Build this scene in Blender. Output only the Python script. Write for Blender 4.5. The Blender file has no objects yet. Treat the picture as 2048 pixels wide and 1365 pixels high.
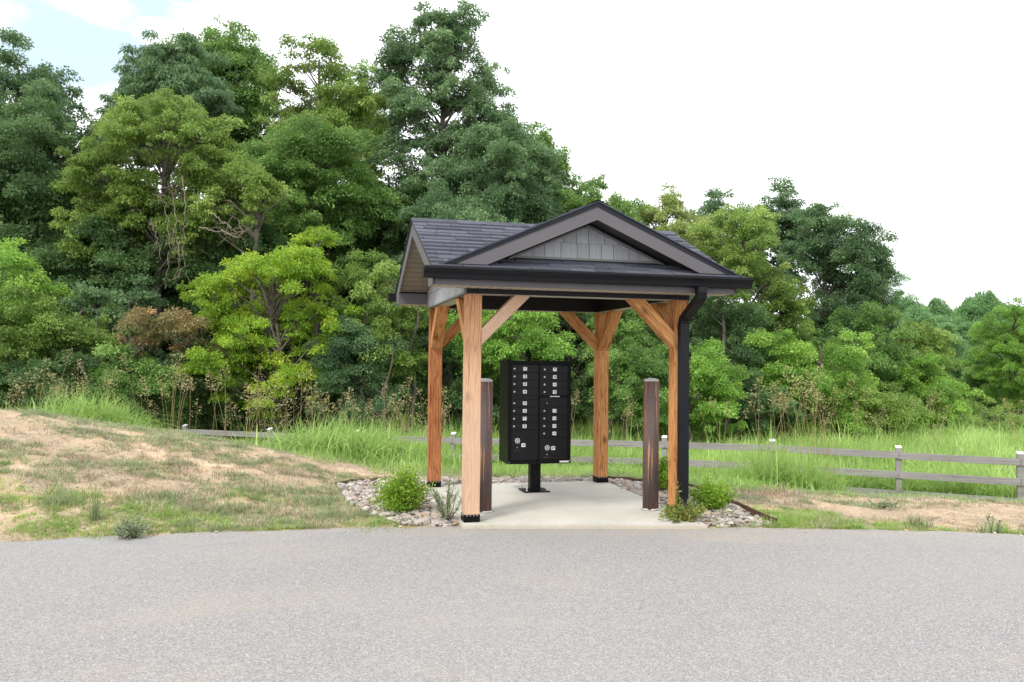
import bpy, bmesh, math, random
import numpy as np
from mathutils import Vector, Matrix
R = math.radians
scene = bpy.context.scene
C = scene.collection

# ------------------------------------------------------------ camera
FPX, CH, PITCH, ROLL = 1652.27, 1.543, 0.0268, 0.0101
TH, X0, Y0, W, D, S = 0.2499, -0.4434, 8.0127, 2.3519, 2.4434, 0.1511
fv = Vector((0, math.cos(PITCH), math.sin(PITCH))); uv_ = Vector((0, -math.sin(PITCH), math.cos(PITCH))); xv = Vector((1, 0, 0))
cr = math.cos(ROLL) * xv + math.sin(ROLL) * uv_; cu = -math.sin(ROLL) * xv + math.cos(ROLL) * uv_
cam = bpy.data.cameras.new('camera'); co = bpy.data.objects.new('camera', cam); C.objects.link(co)
m = Matrix(((cr.x, cu.x, -fv.x, 0), (cr.y, cu.y, -fv.y, 0), (cr.z, cu.z, -fv.z, CH), (0, 0, 0, 1)))
co.matrix_world = m
cam.sensor_fit = 'HORIZONTAL'; cam.sensor_width = 36; cam.lens = FPX / 2048 * 36
cam.clip_start = 0.05; cam.clip_end = 2000
scene.camera = co

# ------------------------------------------------------------ light
scene.view_settings.view_transform = 'Standard'; scene.view_settings.look = 'None'
scene.view_settings.gamma = 1; scene.view_settings.exposure = 1.0
SUN_EL, SUN_AZ = R(52), R(215)          # azimuth measured clockwise from +Y: behind the camera, to the left
world = bpy.data.worlds.new('World'); scene.world = world; world.use_nodes = True
nt = world.node_tree; N = nt.nodes; L = nt.links; N.clear()
out = N.new('ShaderNodeOutputWorld'); bg = N.new('ShaderNodeBackground'); L.new(bg.outputs[0], out.inputs[0])
sky = N.new('ShaderNodeTexSky'); sky.sky_type = 'NISHITA'; sky.sun_disc = False
sky.sun_elevation = SUN_EL; sky.sun_rotation = SUN_AZ
bg.inputs['Strength'].default_value = 0.13
tc = N.new('ShaderNodeTexCoord')
nz = N.new('ShaderNodeTexNoise'); nz.inputs['Scale'].default_value = 5.5; nz.inputs['Detail'].default_value = 6; nz.inputs['Roughness'].default_value = 0.55
mp = N.new('ShaderNodeMapping'); mp.inputs['Scale'].default_value = (1, 1, 2.2); mp.inputs['Location'].default_value = (0.3, 0.1, 0.65)
L.new(tc.outputs['Generated'], mp.inputs[0]); L.new(mp.outputs[0], nz.inputs['Vector'])
# an opening in the cloud deck to the north-west
dp = N.new('ShaderNodeVectorMath'); dp.operation = 'DISTANCE'; dp.inputs[1].default_value = (-0.43, 0.83, 0.36)
L.new(tc.outputs['Generated'], dp.inputs[0])
mr = N.new('ShaderNodeMapRange'); mr.inputs['From Min'].default_value = 0.05; mr.inputs['From Max'].default_value = 0.25
mr.inputs['To Min'].default_value = -0.14; mr.inputs['To Max'].default_value = 0.55
L.new(dp.outputs['Value'], mr.inputs['Value'])
ad = N.new('ShaderNodeMath'); ad.operation = 'ADD'; L.new(nz.outputs['Fac'], ad.inputs[0]); L.new(mr.outputs[0], ad.inputs[1])
rp = N.new('ShaderNodeMapRange'); rp.interpolation_type = 'SMOOTHSTEP'
rp.inputs['From Min'].default_value = 0.42; rp.inputs['From Max'].default_value = 0.62
L.new(ad.outputs[0], rp.inputs['Value'])
mx = N.new('ShaderNodeMix'); mx.data_type = 'RGBA'
L.new(rp.outputs[0], mx.inputs['Factor'])
hs = N.new('ShaderNodeMix'); hs.data_type = 'RGBA'; hs.inputs['Factor'].default_value = 0.72
L.new(sky.outputs[0], hs.inputs['A']); hs.inputs['B'].default_value = (3.7, 4.5, 5.0, 1)
L.new(hs.outputs['Result'], mx.inputs['A'])
mx.inputs['B'].default_value = (7.6, 7.75, 8.0, 1)
L.new(mx.outputs['Result'], bg.inputs['Color'])
sl = bpy.data.lights.new('sun', 'SUN'); sl.energy = 1.5; sl.angle = R(12); sl.color = (1, 0.95, 0.88)
so = bpy.data.objects.new('sun', sl); C.objects.link(so)
sd = Vector((math.sin(SUN_AZ) * math.cos(SUN_EL), math.cos(SUN_AZ) * math.cos(SUN_EL), math.sin(SUN_EL)))
so.rotation_euler = sd.to_track_quat('Z', 'Y').to_euler()
scene.cycles.max_bounces = 6; scene.cycles.transparent_max_bounces = 4
scene.cycles.diffuse_bounces = 5; scene.cycles.use_denoising = True

# ------------------------------------------------------------ helpers
def tag(o, label=None, cat=None, group=None, kind=None):
    if label: o['label'] = label
    if cat: o['category'] = cat
    if group: o['group'] = group
    if kind: o['kind'] = kind
    return o
def empty(name, loc=(0, 0, 0), rz=0.0):
    o = bpy.data.objects.new(name, None); C.objects.link(o); o.location = loc; o.rotation_euler = (0, 0, rz); o.empty_display_size = 0.2
    return o
def link(name, me, mats, parent=None, loc=None, rot=None):
    o = bpy.data.objects.new(name, me); C.objects.link(o)
    for mt in (mats if isinstance(mats, (list, tuple)) else [mats]):
        if mt.name not in [x.name for x in me.materials if x]: me.materials.append(mt)
    if parent: o.parent = parent
    if loc is not None: o.location = loc
    if rot is not None: o.rotation_euler = rot
    return o
def npmesh(name, V, F, attr=None, smooth=False):
    """V (n,3), F (m,k) equal-sized faces -> mesh, fast"""
    V = np.asarray(V, np.float32); F = np.asarray(F, np.int32)
    me = bpy.data.meshes.new(name); n, k = F.shape
    me.vertices.add(len(V)); me.vertices.foreach_set('co', V.ravel())
    me.loops.add(n * k); me.loops.foreach_set('vertex_index', F.ravel())
    me.polygons.add(n); me.polygons.foreach_set('loop_start', np.arange(0, n * k, k, dtype=np.int32))
    me.polygons.foreach_set('loop_total', np.full(n, k, np.int32))
    me.polygons.foreach_set('use_smooth', np.full(n, bool(smooth)))
    me.update(calc_edges=True)
    if attr is not None:
        a = me.attributes.new('tint', 'FLOAT', 'POINT'); a.data.foreach_set('value', np.asarray(attr, np.float32))
    return me
class MB:
    """collects shapes for one mesh object"""
    def __init__(s): s.bm = bmesh.new(); s.mi = 0
    def box(s, lo, hi, bev=0.0, mi=0):
        lo = Vector(lo); hi = Vector(hi)
        r = bmesh.ops.create_cube(s.bm, size=1.0)
        vs = r['verts']
        for v in vs: v.co = Vector([(lo[i] + hi[i]) / 2 + v.co[i] * (hi[i] - lo[i]) for i in range(3)])
        fs = {f for v in vs for f in v.link_faces}
        for f in fs: f.material_index = mi
        if bev > 0:
            es = list({e for v in vs for e in v.link_edges})
            bmesh.ops.bevel(s.bm, geom=es, offset=bev, segments=2, affect='EDGES', clamp_overlap=True, material=-1)
        return s
    def poly(s, pts, mi=0):
        f = s.bm.faces.new([s.bm.verts.new(p) for p in pts]); f.material_index = mi; return s
    def prism(s, pts, d, mi=0):
        """extrude polygon pts by vector d"""
        d = Vector(d); a = [s.bm.verts.new(p) for p in pts]; b = [s.bm.verts.new(Vector(p) + d) for p in pts]
        n = len(a); fs = [s.bm.faces.new(a[::-1]), s.bm.faces.new(b)]
        for i in range(n): fs.append(s.bm.faces.new([a[i], a[(i + 1) % n], b[(i + 1) % n], b[i]]))
        for f in fs: f.material_index = mi
        return s
    def cyl(s, p0, p1, r0, r1=None, seg=16, mi=0, cap=True):
        r1 = r0 if r1 is None else r1; p0 = Vector(p0); p1 = Vector(p1); ax = (p1 - p0).normalized()
        t = ax.orthogonal().normalized(); b = ax.cross(t)
        A = [s.bm.verts.new(p0 + r0 * (math.cos(2 * math.pi * i / seg) * t + math.sin(2 * math.pi * i / seg) * b)) for i in range(seg)]
        B = [s.bm.verts.new(p1 + r1 * (math.cos(2 * math.pi * i / seg) * t + math.sin(2 * math.pi * i / seg) * b)) for i in range(seg)]
        for i in range(seg):
            f = s.bm.faces.new([A[i], A[(i + 1) % seg], B[(i + 1) % seg], B[i]]); f.smooth = True; f.material_index = mi
        if cap:
            for q in (A[::-1], B):
                f = s.bm.faces.new(q); f.material_index = mi
        return s
    def build(s, name, mats, parent=None, loc=None, rot=None):
        bmesh.ops.recalc_face_normals(s.bm, faces=s.bm.faces)
        me = bpy.data.meshes.new(name); s.bm.to_mesh(me); s.bm.free()
        for mt in (mats if isinstance(mats, (list, tuple)) else [mats]): me.materials.append(mt)
        o = bpy.data.objects.new(name, me); C.objects.link(o)
        if parent: o.parent = parent
        if loc is not None: o.location = loc
        if rot is not None: o.rotation_euler = rot
        return o
def copy_tree(o, parent=None):
    c = o.copy(); C.objects.link(c)
    if parent: c.parent = parent
    for ch in list(o.children): copy_tree(ch, c)
    return c

# ------------------------------------------------------------ materials
class Mat:
    def __init__(s, name, rough=0.7, spec=0.5, metal=0.0):
        s.m = bpy.data.materials.new(name); s.m.use_nodes = True; s.nt = s.m.node_tree
        s.b = s.nt.nodes['Principled BSDF']; s.b.inputs['Roughness'].default_value = rough
        s.b.inputs['Specular IOR Level'].default_value = spec; s.b.inputs['Metallic'].default_value = metal
        s._tc = None
    def n(s, t, **kw):
        x = s.nt.nodes.new(t)
        for k, v in kw.items(): setattr(x, k, v)
        return x
    def l(s, a, b): s.nt.links.new(a, b)
    def coord(s, scale=(1, 1, 1), world=False, rnd=False):
        if world: src = s.n('ShaderNodeNewGeometry').outputs['Position']
        else: src = s.n('ShaderNodeTexCoord').outputs['Object']
        mp = s.n('ShaderNodeMapping'); mp.inputs['Scale'].default_value = scale; s.l(src, mp.inputs[0])
        if rnd:
            oi = s.n('ShaderNodeObjectInfo'); ml = s.n('ShaderNodeMath', operation='MULTIPLY'); ml.inputs[1].default_value = 3.7
            s.l(oi.outputs['Random'], ml.inputs[0]); cx = s.n('ShaderNodeCombineXYZ'); s.l(ml.outputs[0], cx.inputs[0]); s.l(ml.outputs[0], cx.inputs[1])
            s.l(cx.outputs[0], mp.inputs['Location'])
        return mp.outputs[0]
    def noise(s, scale, detail=4, rough=0.55, co=None, dist=0.0, o='Fac'):
        x = s.n('ShaderNodeTexNoise'); x.inputs['Scale'].default_value = scale; x.inputs['Detail'].default_value = detail
        x.inputs['Roughness'].default_value = rough; x.inputs['Distortion'].default_value = dist
        s.l(co if co is not None else s.coord(), x.inputs['Vector']); return x.outputs[o]
    def ramp(s, fac, stops):
        x = s.n('ShaderNodeValToRGB'); e = x.color_ramp.elements
        while len(e) < len(stops): e.new(0.5)
        for i, (p, c) in enumerate(stops):
            e[i].position = p; e[i].color = (c, c, c, 1) if isinstance(c, (int, float)) else (*c, 1)
        s.l(fac, x.inputs[0]); return x.outputs[0]
    def mix(s, f, a, b, blend='MIX'):
        x = s.n('ShaderNodeMix', data_type='RGBA', blend_type=blend)
        for k, v in (('Factor', f), ('A', a), ('B', b)):
            i = x.inputs[k]
            if isinstance(v, (int, float)): i.default_value = v
            elif isinstance(v, tuple): i.default_value = (*v, 1)
            else: s.l(v, i)
        return x.outputs['Result']
    def math(s, op, a, b=None):
        x = s.n('ShaderNodeMath', operation=op)
        for i, v in enumerate((a, b)):
            if v is None: continue
            if isinstance(v, (int, float)): x.inputs[i].default_value = v
            else: s.l(v, x.inputs[i])
        return x.outputs[0]
    def col(s, c):
        if isinstance(c, tuple): s.b.inputs['Base Color'].default_value = (*c, 1)
        else: s.l(c, s.b.inputs['Base Color'])
        return s
    def bump(s, h, strength=0.4, dist=0.01):
        x = s.n('ShaderNodeBump'); x.inputs['Strength'].default_value = strength; x.inputs['Distance'].default_value = dist
        s.l(h, x.inputs['Height']); s.l(x.outputs[0], s.b.inputs['Normal']); return s

def m_plain(name, c, rough=0.6, var=0.12, scale=8, spec=0.5, metal=0, bump=0.0):
    k = Mat(name, rough, spec, metal)
    n = k.noise(scale, 5)
    lo = tuple(max(0, x * (1 - var)) for x in c); hi = tuple(x * (1 + var) for x in c)
    k.col(k.ramp(n, [(0.3, lo), (0.7, hi)]))
    r = k.noise(scale * 3, 3); k.l(k.math('ADD', k.math('MULTIPLY', r, 0.25), rough - 0.12), k.b.inputs['Roughness'])
    if bump: k.bump(k.noise(scale * 10, 3), bump, 0.004)
    return k.m

def m_wood(name, pale, mid, dark, low_pale=0.0):
    k = Mat(name, 0.75, 0.25)
    co = k.coord((1, 1, 0.11), rnd=True)
    w = k.n('ShaderNodeTexWave', wave_type='RINGS', rings_direction='Z'); w.inputs['Scale'].default_value = 13; w.inputs['Distortion'].default_value = 16
    w.inputs['Detail'].default_value = 3; w.inputs['Detail Scale'].default_value = 1.4; k.l(co, w.inputs['Vector'])
    fine = k.noise(95, 4, 0.6, k.coord((1, 1, 0.03), rnd=True))
    big = k.noise(2.2, 3, 0.5, k.coord((1, 1, 0.7), rnd=True))
    base = k.ramp(w.outputs['Fac'], [(0.0, dark), (0.35, mid), (1.0, pale)])
    base = k.mix(k.ramp(fine, [(0.35, 0.0), (0.75, 0.55)]), base, tuple(x * 0.62 for x in mid))
    base = k.mix(k.ramp(big, [(0.35, 0.0), (0.7, 0.45)]), base, pale)
    # knots
    kc = k.coord((4.2, 4.2, 2.0), rnd=True)
    v = k.n('ShaderNodeTexVoronoi'); v.inputs['Scale'].default_value = 1.0; k.l(kc, v.inputs['Vector'])
    kn = k.ramp(v.outputs['Distance'], [(0.05, 1.0), (0.16, 0.0)])
    base = k.mix(k.math('MULTIPLY', kn, 0.9), base, tuple(x * 0.28 for x in mid))
    if low_pale:
        # colour turns paler towards the lower part of the post
        sp = k.n('ShaderNodeSeparateXYZ'); k.l(k.coord(), sp.inputs[0])
        g = k.math('ADD', sp.outputs['Z'], k.math('MULTIPLY', k.noise(2.0, 3), 0.9))
        msk = k.ramp(k.math('MULTIPLY', g, 0.4), [(0.55, 0.9), (0.98, 0.1)])
        base = k.mix(k.math('MULTIPLY', msk, low_pale), base, (0.56, 0.42, 0.315))
        saw = k.noise(1.0, 2, 0.5, k.coord((3, 3, 60)))
        base = k.mix(k.ramp(saw, [(0.45, 0.0), (0.7, 0.05)]), base, (0.30, 0.17, 0.10))
    ch = k.noise(1.2, 2, 0.5, k.coord((22, 22, 0.5), rnd=True))
    crack = k.ramp(ch, [(0.283, 0.75), (0.30, 0.0)])
    base = k.mix(crack, base, tuple(x * 0.3 for x in mid))
    k.col(base); k.bump(k.math('ADD', fine, k.math('MULTIPLY', w.outputs['Fac'], 0.4)), 0.5, 0.004)
    return k.m

def m_leaf(name, a, b, c, trans=0.35, rough=0.5):
    """a,b,c = dark, mid, light leaf colours, spread by a random value per twig"""
    k = Mat(name, rough, 0.35)
    at = k.n('ShaderNodeAttribute', attribute_name='tint')
    colr = k.ramp(at.outputs['Fac'], [(0.0, a), (0.5, b), (0.93, c), (1.0, tuple(min(1, x * 1.25) for x in c))])
    k.col(colr)
    tr = k.n('ShaderNodeBsdfTranslucent'); k.l(k.mix(0.5, colr, tuple(min(1, x * 1.5) for x in c)), tr.inputs['Color'])
    ms = k.n('ShaderNodeMixShader'); ms.inputs[0].default_value = trans
    k.l(k.b.outputs[0], ms.inputs[1]); k.l(tr.outputs[0], ms.inputs[2])
    k.l(ms.outputs[0], k.nt.nodes['Material Output'].inputs['Surface'])
    return k.m

M = {}
M['wood'] = m_wood('cedar_wood', (0.60, 0.305, 0.120), (0.47, 0.200, 0.065), (0.25, 0.080, 0.022))
M['wood_red'] = m_wood('red_cedar_wood', (0.44, 0.185, 0.072), (0.32, 0.108, 0.036), (0.14, 0.04, 0.013))
M['wood_pale'] = m_wood('pale_cedar_wood', (0.58, 0.31, 0.15), (0.48, 0.23, 0.10), (0.30, 0.12, 0.045), low_pale=0.68)
M['black'] = m_plain('black_powder_coat', (0.0035, 0.0035, 0.0042), 0.42, 0.2, 14, spec=0.12)
M['door'] = m_plain('black_mail_door', (0.0045, 0.0045, 0.0055), 0.30, 0.2, 14, spec=0.22)
M['black2'] = m_plain('black_gutter_metal', (0.006, 0.006, 0.009), 0.36, 0.15, 4, spec=0.22)
M['wrap'] = m_plain('dark_brown_metal_wrap', (0.013, 0.011, 0.012), 0.45, 0.1, 3, spec=0.2)
M['fascia'] = m_plain('taupe_fascia_metal', (0.105, 0.097, 0.105), 0.5, 0.05, 2, spec=0.3, bump=0.03)
M['drip'] = m_plain('drip_edge_metal', (0.012, 0.014, 0.022), 0.4, 0.1, 3, spec=0.2)
M['trim'] = m_plain('grey_vinyl_trim', (0.16, 0.16, 0.155), 0.5, 0.05, 3)
M['steel'] = m_plain('galvanised_steel', (0.55, 0.55, 0.56), 0.4, 0.1, 20, metal=0.8)
M['white'] = m_plain('white_plate', (0.75, 0.75, 0.72), 0.5, 0.04, 20)
M['ink'] = m_plain('dark_print', (0.02, 0.02, 0.02), 0.6, 0.05, 20)
M['bark'] = m_plain('grey_bark', (0.10, 0.085, 0.068), 0.9, 0.45, 6, bump=0.8)
M['vine'] = m_plain('pale_dead_vine', (0.17, 0.14, 0.105), 0.9, 0.4, 9, bump=0.5)

k = Mat('soffit_panels', 0.55, 0.3)     # beige soffit boards with grooves every 10 cm; mode by axis
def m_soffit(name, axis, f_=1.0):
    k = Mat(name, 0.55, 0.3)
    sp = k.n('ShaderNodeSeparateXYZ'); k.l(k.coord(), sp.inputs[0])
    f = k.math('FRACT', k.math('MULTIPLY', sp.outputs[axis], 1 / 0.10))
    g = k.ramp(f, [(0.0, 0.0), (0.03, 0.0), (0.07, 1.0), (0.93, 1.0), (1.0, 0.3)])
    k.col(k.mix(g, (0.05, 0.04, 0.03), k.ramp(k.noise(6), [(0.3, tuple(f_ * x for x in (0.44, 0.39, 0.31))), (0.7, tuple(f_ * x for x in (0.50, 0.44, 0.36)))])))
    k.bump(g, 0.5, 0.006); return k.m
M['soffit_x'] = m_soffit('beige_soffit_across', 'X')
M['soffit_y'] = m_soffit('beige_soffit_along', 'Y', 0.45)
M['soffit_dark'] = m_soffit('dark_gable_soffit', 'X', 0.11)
M['under'] = m_plain('pale_header_underside', (0.40, 0.38, 0.33), 0.5, 0.06, 4)

def m_shingle():
    k = Mat('asphalt_shingle', 0.95, 0.2)
    at = k.n('ShaderNodeAttribute', attribute_name='tint')
    c = k.ramp(at.outputs['Fac'], [(0.0, (0.030, 0.031, 0.040)), (0.5, (0.054, 0.057, 0.071)), (1.0, (0.090, 0.095, 0.116))])
    g = k.noise(420, 2, 0.7); c = k.mix(k.ramp(g, [(0.42, 0.0), (0.62, 0.7)]), c, (0.11, 0.115, 0.15))
    g2 = k.noise(300, 2, 0.7); c = k.mix(k.ramp(g2, [(0.55, 0.0), (0.68, 0.6)]), c, (0.015, 0.015, 0.02))
    k.col(c); k.bump(g, 0.5, 0.003); return k.m
M['shingle'] = m_shingle()

def m_shake():
    k = Mat('grey_shake_siding', 0.7, 0.3)
    n = k.noise(1.0, 3, 0.6, k.coord((60, 60, 2)))
    at = k.n('ShaderNodeAttribute', attribute_name='tint')
    c = k.ramp(at.outputs['Fac'], [(0, (0.32, 0.33, 0.345)), (1, (0.40, 0.41, 0.425))])
    c = k.mix(k.ramp(n, [(0.35, 0.0), (0.7, 0.5)]), c, (0.21, 0.22, 0.23))
    k.col(c); k.bump(n, 0.4, 0.004); return k.m
M['shake'] = m_shake()

def m_concrete():
    k = Mat('concrete', 0.85, 0.25)
    a = k.noise(1.6, 6, 0.6); b = k.noise(24, 5, 0.7); cc = k.noise(1.0, 3, 0.5, k.coord((2, 30, 30)))
    c = k.ramp(a, [(0.3, (0.40, 0.385, 0.34)), (0.7, (0.50, 0.485, 0.435))])
    c = k.mix(k.ramp(b, [(0.35, 0.0), (0.75, 0.35)]), c, (0.32, 0.30, 0.25))
    c = k.mix(k.ramp(cc, [(0.5, 0.0), (0.75, 0.18)]), c, (0.30, 0.28, 0.22))
    sp = k.n('ShaderNodeSeparateXYZ'); k.l(k.coord(), sp.inputs[0])
    zz = k.math('ADD', k.math('MULTIPLY', sp.outputs['Z'], -20.0), k.math('MULTIPLY', b, 0.5))
    c = k.mix(k.ramp(zz, [(0.45, 0.0), (0.7, 0.6)]), c, (0.42, 0.36, 0.25))
    k.col(c); k.bump(b, 0.25, 0.004); return k.m
M['concrete'] = m_concrete()
M['stainedc'] = m_plain('stained_concrete_edge', (0.42, 0.35, 0.22), 0.9, 0.3, 12, bump=0.6)

def m_asphalt():
    k = Mat('worn_asphalt', 0.95, 0.2)
    P = k.coord(world=True)
    v = k.n('ShaderNodeTexVoronoi'); v.inputs['Scale'].default_value = 150; k.l(P, v.inputs['Vector'])
    v2 = k.n('ShaderNodeTexVoronoi'); v2.inputs['Scale'].default_value = 60; k.l(P, v2.inputs['Vector'])
    sp = k.n('ShaderNodeSeparateColor'); k.l(v.outputs['Color'], sp.inputs[0])
    sp2 = k.n('ShaderNodeSeparateColor'); k.l(v2.outputs['Color'], sp2.inputs[0])
    c = k.ramp(sp.outputs[0], [(0.0, (0.150, 0.147, 0.145)), (0.5, (0.236, 0.231, 0.229)), (0.85, (0.290, 0.284, 0.279)), (1.0, (0.42, 0.41, 0.395))])
    c = k.mix(k.ramp(sp2.outputs[0], [(0.93, 0.0), (0.95, 0.7)]), c, k.ramp(sp2.outputs[1], [(0.0, (0.27, 0.255, 0.235)), (1.0, (0.34, 0.34, 0.34))]))
    pits = k.noise(80, 5, 0.75, P); c = k.mix(k.ramp(pits, [(0.28, 0.75), (0.42, 0.0)]), c, (0.05, 0.05, 0.053))
    big = k.noise(0.35, 5, 0.6, P); c = k.mix(k.ramp(big, [(0.35, 0.0), (0.7, 0.35)]), c, (0.285, 0.278, 0.274))
    du = k.noise(1.0, 6, 0.62, k.coord((0.42, 0.75, 1), world=True), 0.6)
    gr = k.noise(9, 4, 0.65, P)
    dm = k.math('MULTIPLY', k.ramp(du, [(0.52, 0.0), (0.72, 0.65)]), k.ramp(gr, [(0.3, 0.4), (0.6, 1.0)]))
    c = k.mix(k.math('MULTIPLY', dm, 0.75), c, (0.36, 0.29, 0.22))
    # tan grit gathered along the road edge
    spp = k.n('ShaderNodeSeparateXYZ'); k.l(P, spp.inputs[0])
    yy = k.math('ADD', spp.outputs['Y'], k.math('MULTIPLY', k.noise(1.7, 5, 0.6, P), 1.3))
    ed = k.ramp(k.math('MULTIPLY', yy, 0.1), [(0.80, 0.0), (0.865, 0.30)])
    c = k.mix(ed, c, (0.35, 0.30, 0.24))
    k.col(c)
    h = k.math('ADD', v.outputs['Distance'], k.math('MULTIPLY', pits, 1.2)); k.bump(h, 0.55, 0.006)
    return k.m
M['asphalt'] = m_asphalt()

def m_ground():
    k = Mat('dirt_and_turf', 0.95, 0.1)
    P = k.coord(world=True)
    a = k.noise(0.9, 6, 0.65, P); b = k.noise(7, 6, 0.7, P); f = k.noise(60, 4, 0.7, P); s = k.noise(1.0, 4, 0.6, k.coord((22, 60, 20), world=True), 1.0)
    dirt = k.ramp(b, [(0.3, (0.38, 0.27, 0.17)), (0.55, (0.50, 0.375, 0.255)), (0.75, (0.60, 0.485, 0.355))])
    straw = k.ramp(s, [(0.3, (0.18, 0.14, 0.095)), (0.6, (0.39, 0.315, 0.225)), (0.8, (0.52, 0.45, 0.345))])
    c = k.mix(k.ramp(a, [(0.42, 0.0), (0.58, 0.85)]), dirt, straw)
    c = k.mix(k.ramp(f, [(0.55, 0.0), (0.75, 0.5)]), c, (0.28, 0.19, 0.11))
    at = k.n('ShaderNodeAttribute', attribute_name='tint')
    gcol = k.ramp(f, [(0.3, (0.035, 0.07, 0.015)), (0.7, (0.09, 0.15, 0.035))])
    gm = k.ramp(k.math('ADD', at.outputs['Fac'], k.math('MULTIPLY', k.math('SUBTRACT', b, 0.5), 0.6)), [(0.42, 0.0), (0.6, 0.95)])
    c = k.mix(gm, c, gcol)
    k.col(c); k.bump(k.math('ADD', b, k.math('MULTIPLY', f, 0.4)), 0.9, 0.03); return k.m
M['ground'] = m_ground()

def m_rust():
    k = Mat('rusty_steel', 0.75, 0.3)
    s1 = k.noise(1.0, 5, 0.65, k.coord((22, 22, 1.6), rnd=True)); s2 = k.noise(1.0, 4, 0.6, k.coord((40, 40, 1.1), rnd=True)); b = k.noise(38, 4, 0.7)
    c = k.ramp(s1, [(0.3, (0.065, 0.055, 0.058)), (0.48, (0.105, 0.078, 0.072)), (0.58, (0.17, 0.075, 0.042)), (0.68, (0.12, 0.072, 0.058))])
    c = k.mix(k.ramp(s2, [(0.60, 0.0), (0.66, 0.85)]), c, (0.42, 0.24, 0.12))
    c = k.mix(k.ramp(b, [(0.5, 0.0), (0.75, 0.45)]), c, (0.04, 0.025, 0.022))
    k.col(c); k.bump(b, 0.3, 0.003); return k.m
M['rust'] = m_rust()
M['capc'] = m_plain('pale_concrete_fill', (0.40, 0.39, 0.37), 0.9, 0.2, 25, bump=0.5)
M['edging'] = m_plain('rusty_brown_edging', (0.085, 0.040, 0.028), 0.8, 0.45, 14, bump=0.3)
def m_fence():
    k = Mat('weathered_grey_board', 0.9, 0.15)
    g = k.noise(1.0, 4, 0.6, k.coord((1.2, 30, 45), rnd=True)); b = k.noise(1.6, 4, 0.6, k.coord(rnd=True))
    c = k.ramp(g, [(0.3, (0.16, 0.145, 0.14)), (0.65, (0.29, 0.27, 0.265))])
    c = k.mix(k.ramp(b, [(0.35, 0.0), (0.7, 0.45)]), c, (0.33, 0.31, 0.31))
    k.col(c); k.bump(g, 0.4, 0.004); return k.m
M['fence'] = m_fence()
M['posttop'] = m_plain('pale_post_top', (0.66, 0.65, 0.66), 0.7, 0.1, 20)  # paler colour than the rest of the fence post
def m_stone():
    k = Mat('river_stone', 0.85, 0.25)
    at = k.n('ShaderNodeAttribute', attribute_name='tint')
    c = k.ramp(at.outputs['Fac'], [(0.0, (0.13, 0.115, 0.11)), (0.3, (0.27, 0.24, 0.215)), (0.6, (0.37, 0.335, 0.31)), (0.85, (0.52, 0.49, 0.46)), (0.93, (0.36, 0.23, 0.13)), (1.0, (0.40, 0.33, 0.30))])
    n = k.noise(45, 5, 0.7); c = k.mix(k.ramp(n, [(0.35, 0.0), (0.7, 0.5)]), c, (0.30, 0.26, 0.22))
    k.col(c); k.bump(n, 0.4, 0.004); return k.m
M['stone'] = m_stone()

M['g_tall'] = m_leaf('tall_grass_blade', (0.10, 0.18, 0.03), (0.25, 0.40, 0.08), (0.48, 0.62, 0.22), 0.4)
M['g_low'] = m_leaf('short_grass_blade', (0.10, 0.14, 0.06), (0.21, 0.28, 0.13), (0.42, 0.44, 0.24), 0.25)
M['g_bright'] = m_leaf('fresh_grass_blade', (0.12, 0.22, 0.04), (0.22, 0.36, 0.07), (0.38, 0.48, 0.12), 0.35)
M['g_straw'] = m_leaf('dry_straw', (0.14, 0.11, 0.075), (0.34, 0.27, 0.18), (0.58, 0.49, 0.35), 0.1)
M['g_seed'] = m_leaf('reddish_seed_head', (0.22, 0.12, 0.06), (0.36, 0.27, 0.14), (0.46, 0.46, 0.22), 0.3)
LEAF = {
 'dark': ((0.022, 0.055, 0.016), (0.076, 0.150, 0.046), (0.185, 0.295, 0.105)),
 'blue': ((0.030, 0.070, 0.028), (0.105, 0.192, 0.078), (0.235, 0.350, 0.160)),
 'mid': ((0.036, 0.085, 0.016), (0.125, 0.240, 0.050), (0.265, 0.410, 0.110)),
 'olive': ((0.055, 0.108, 0.016), (0.175, 0.280, 0.052), (0.335, 0.445, 0.115)),
 'fresh': ((0.052, 0.130, 0.016), (0.175, 0.345, 0.048), (0.330, 0.500, 0.095)),
 'yellow': ((0.09, 0.19, 0.014), (0.240, 0.400, 0.036), (0.450, 0.545, 0.060)),
 'rust': ((0.06, 0.085, 0.028), (0.18, 0.190, 0.075), (0.46, 0.29, 0.14)),
 'pale': ((0.10, 0.15, 0.035), (0.25, 0.33, 0.090), (0.43, 0.50, 0.18)),
 'pine': ((0.045, 0.105, 0.036), (0.135, 0.265, 0.095), (0.250, 0.420, 0.165)),  # leaf colour lightened to paint in distance haze; pines and ridge trees share it
}
for kk, (a, b, c) in LEAF.items(): M['l_' + kk] = m_leaf('leaves_' + kk, a, b, c, 0.3)

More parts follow.
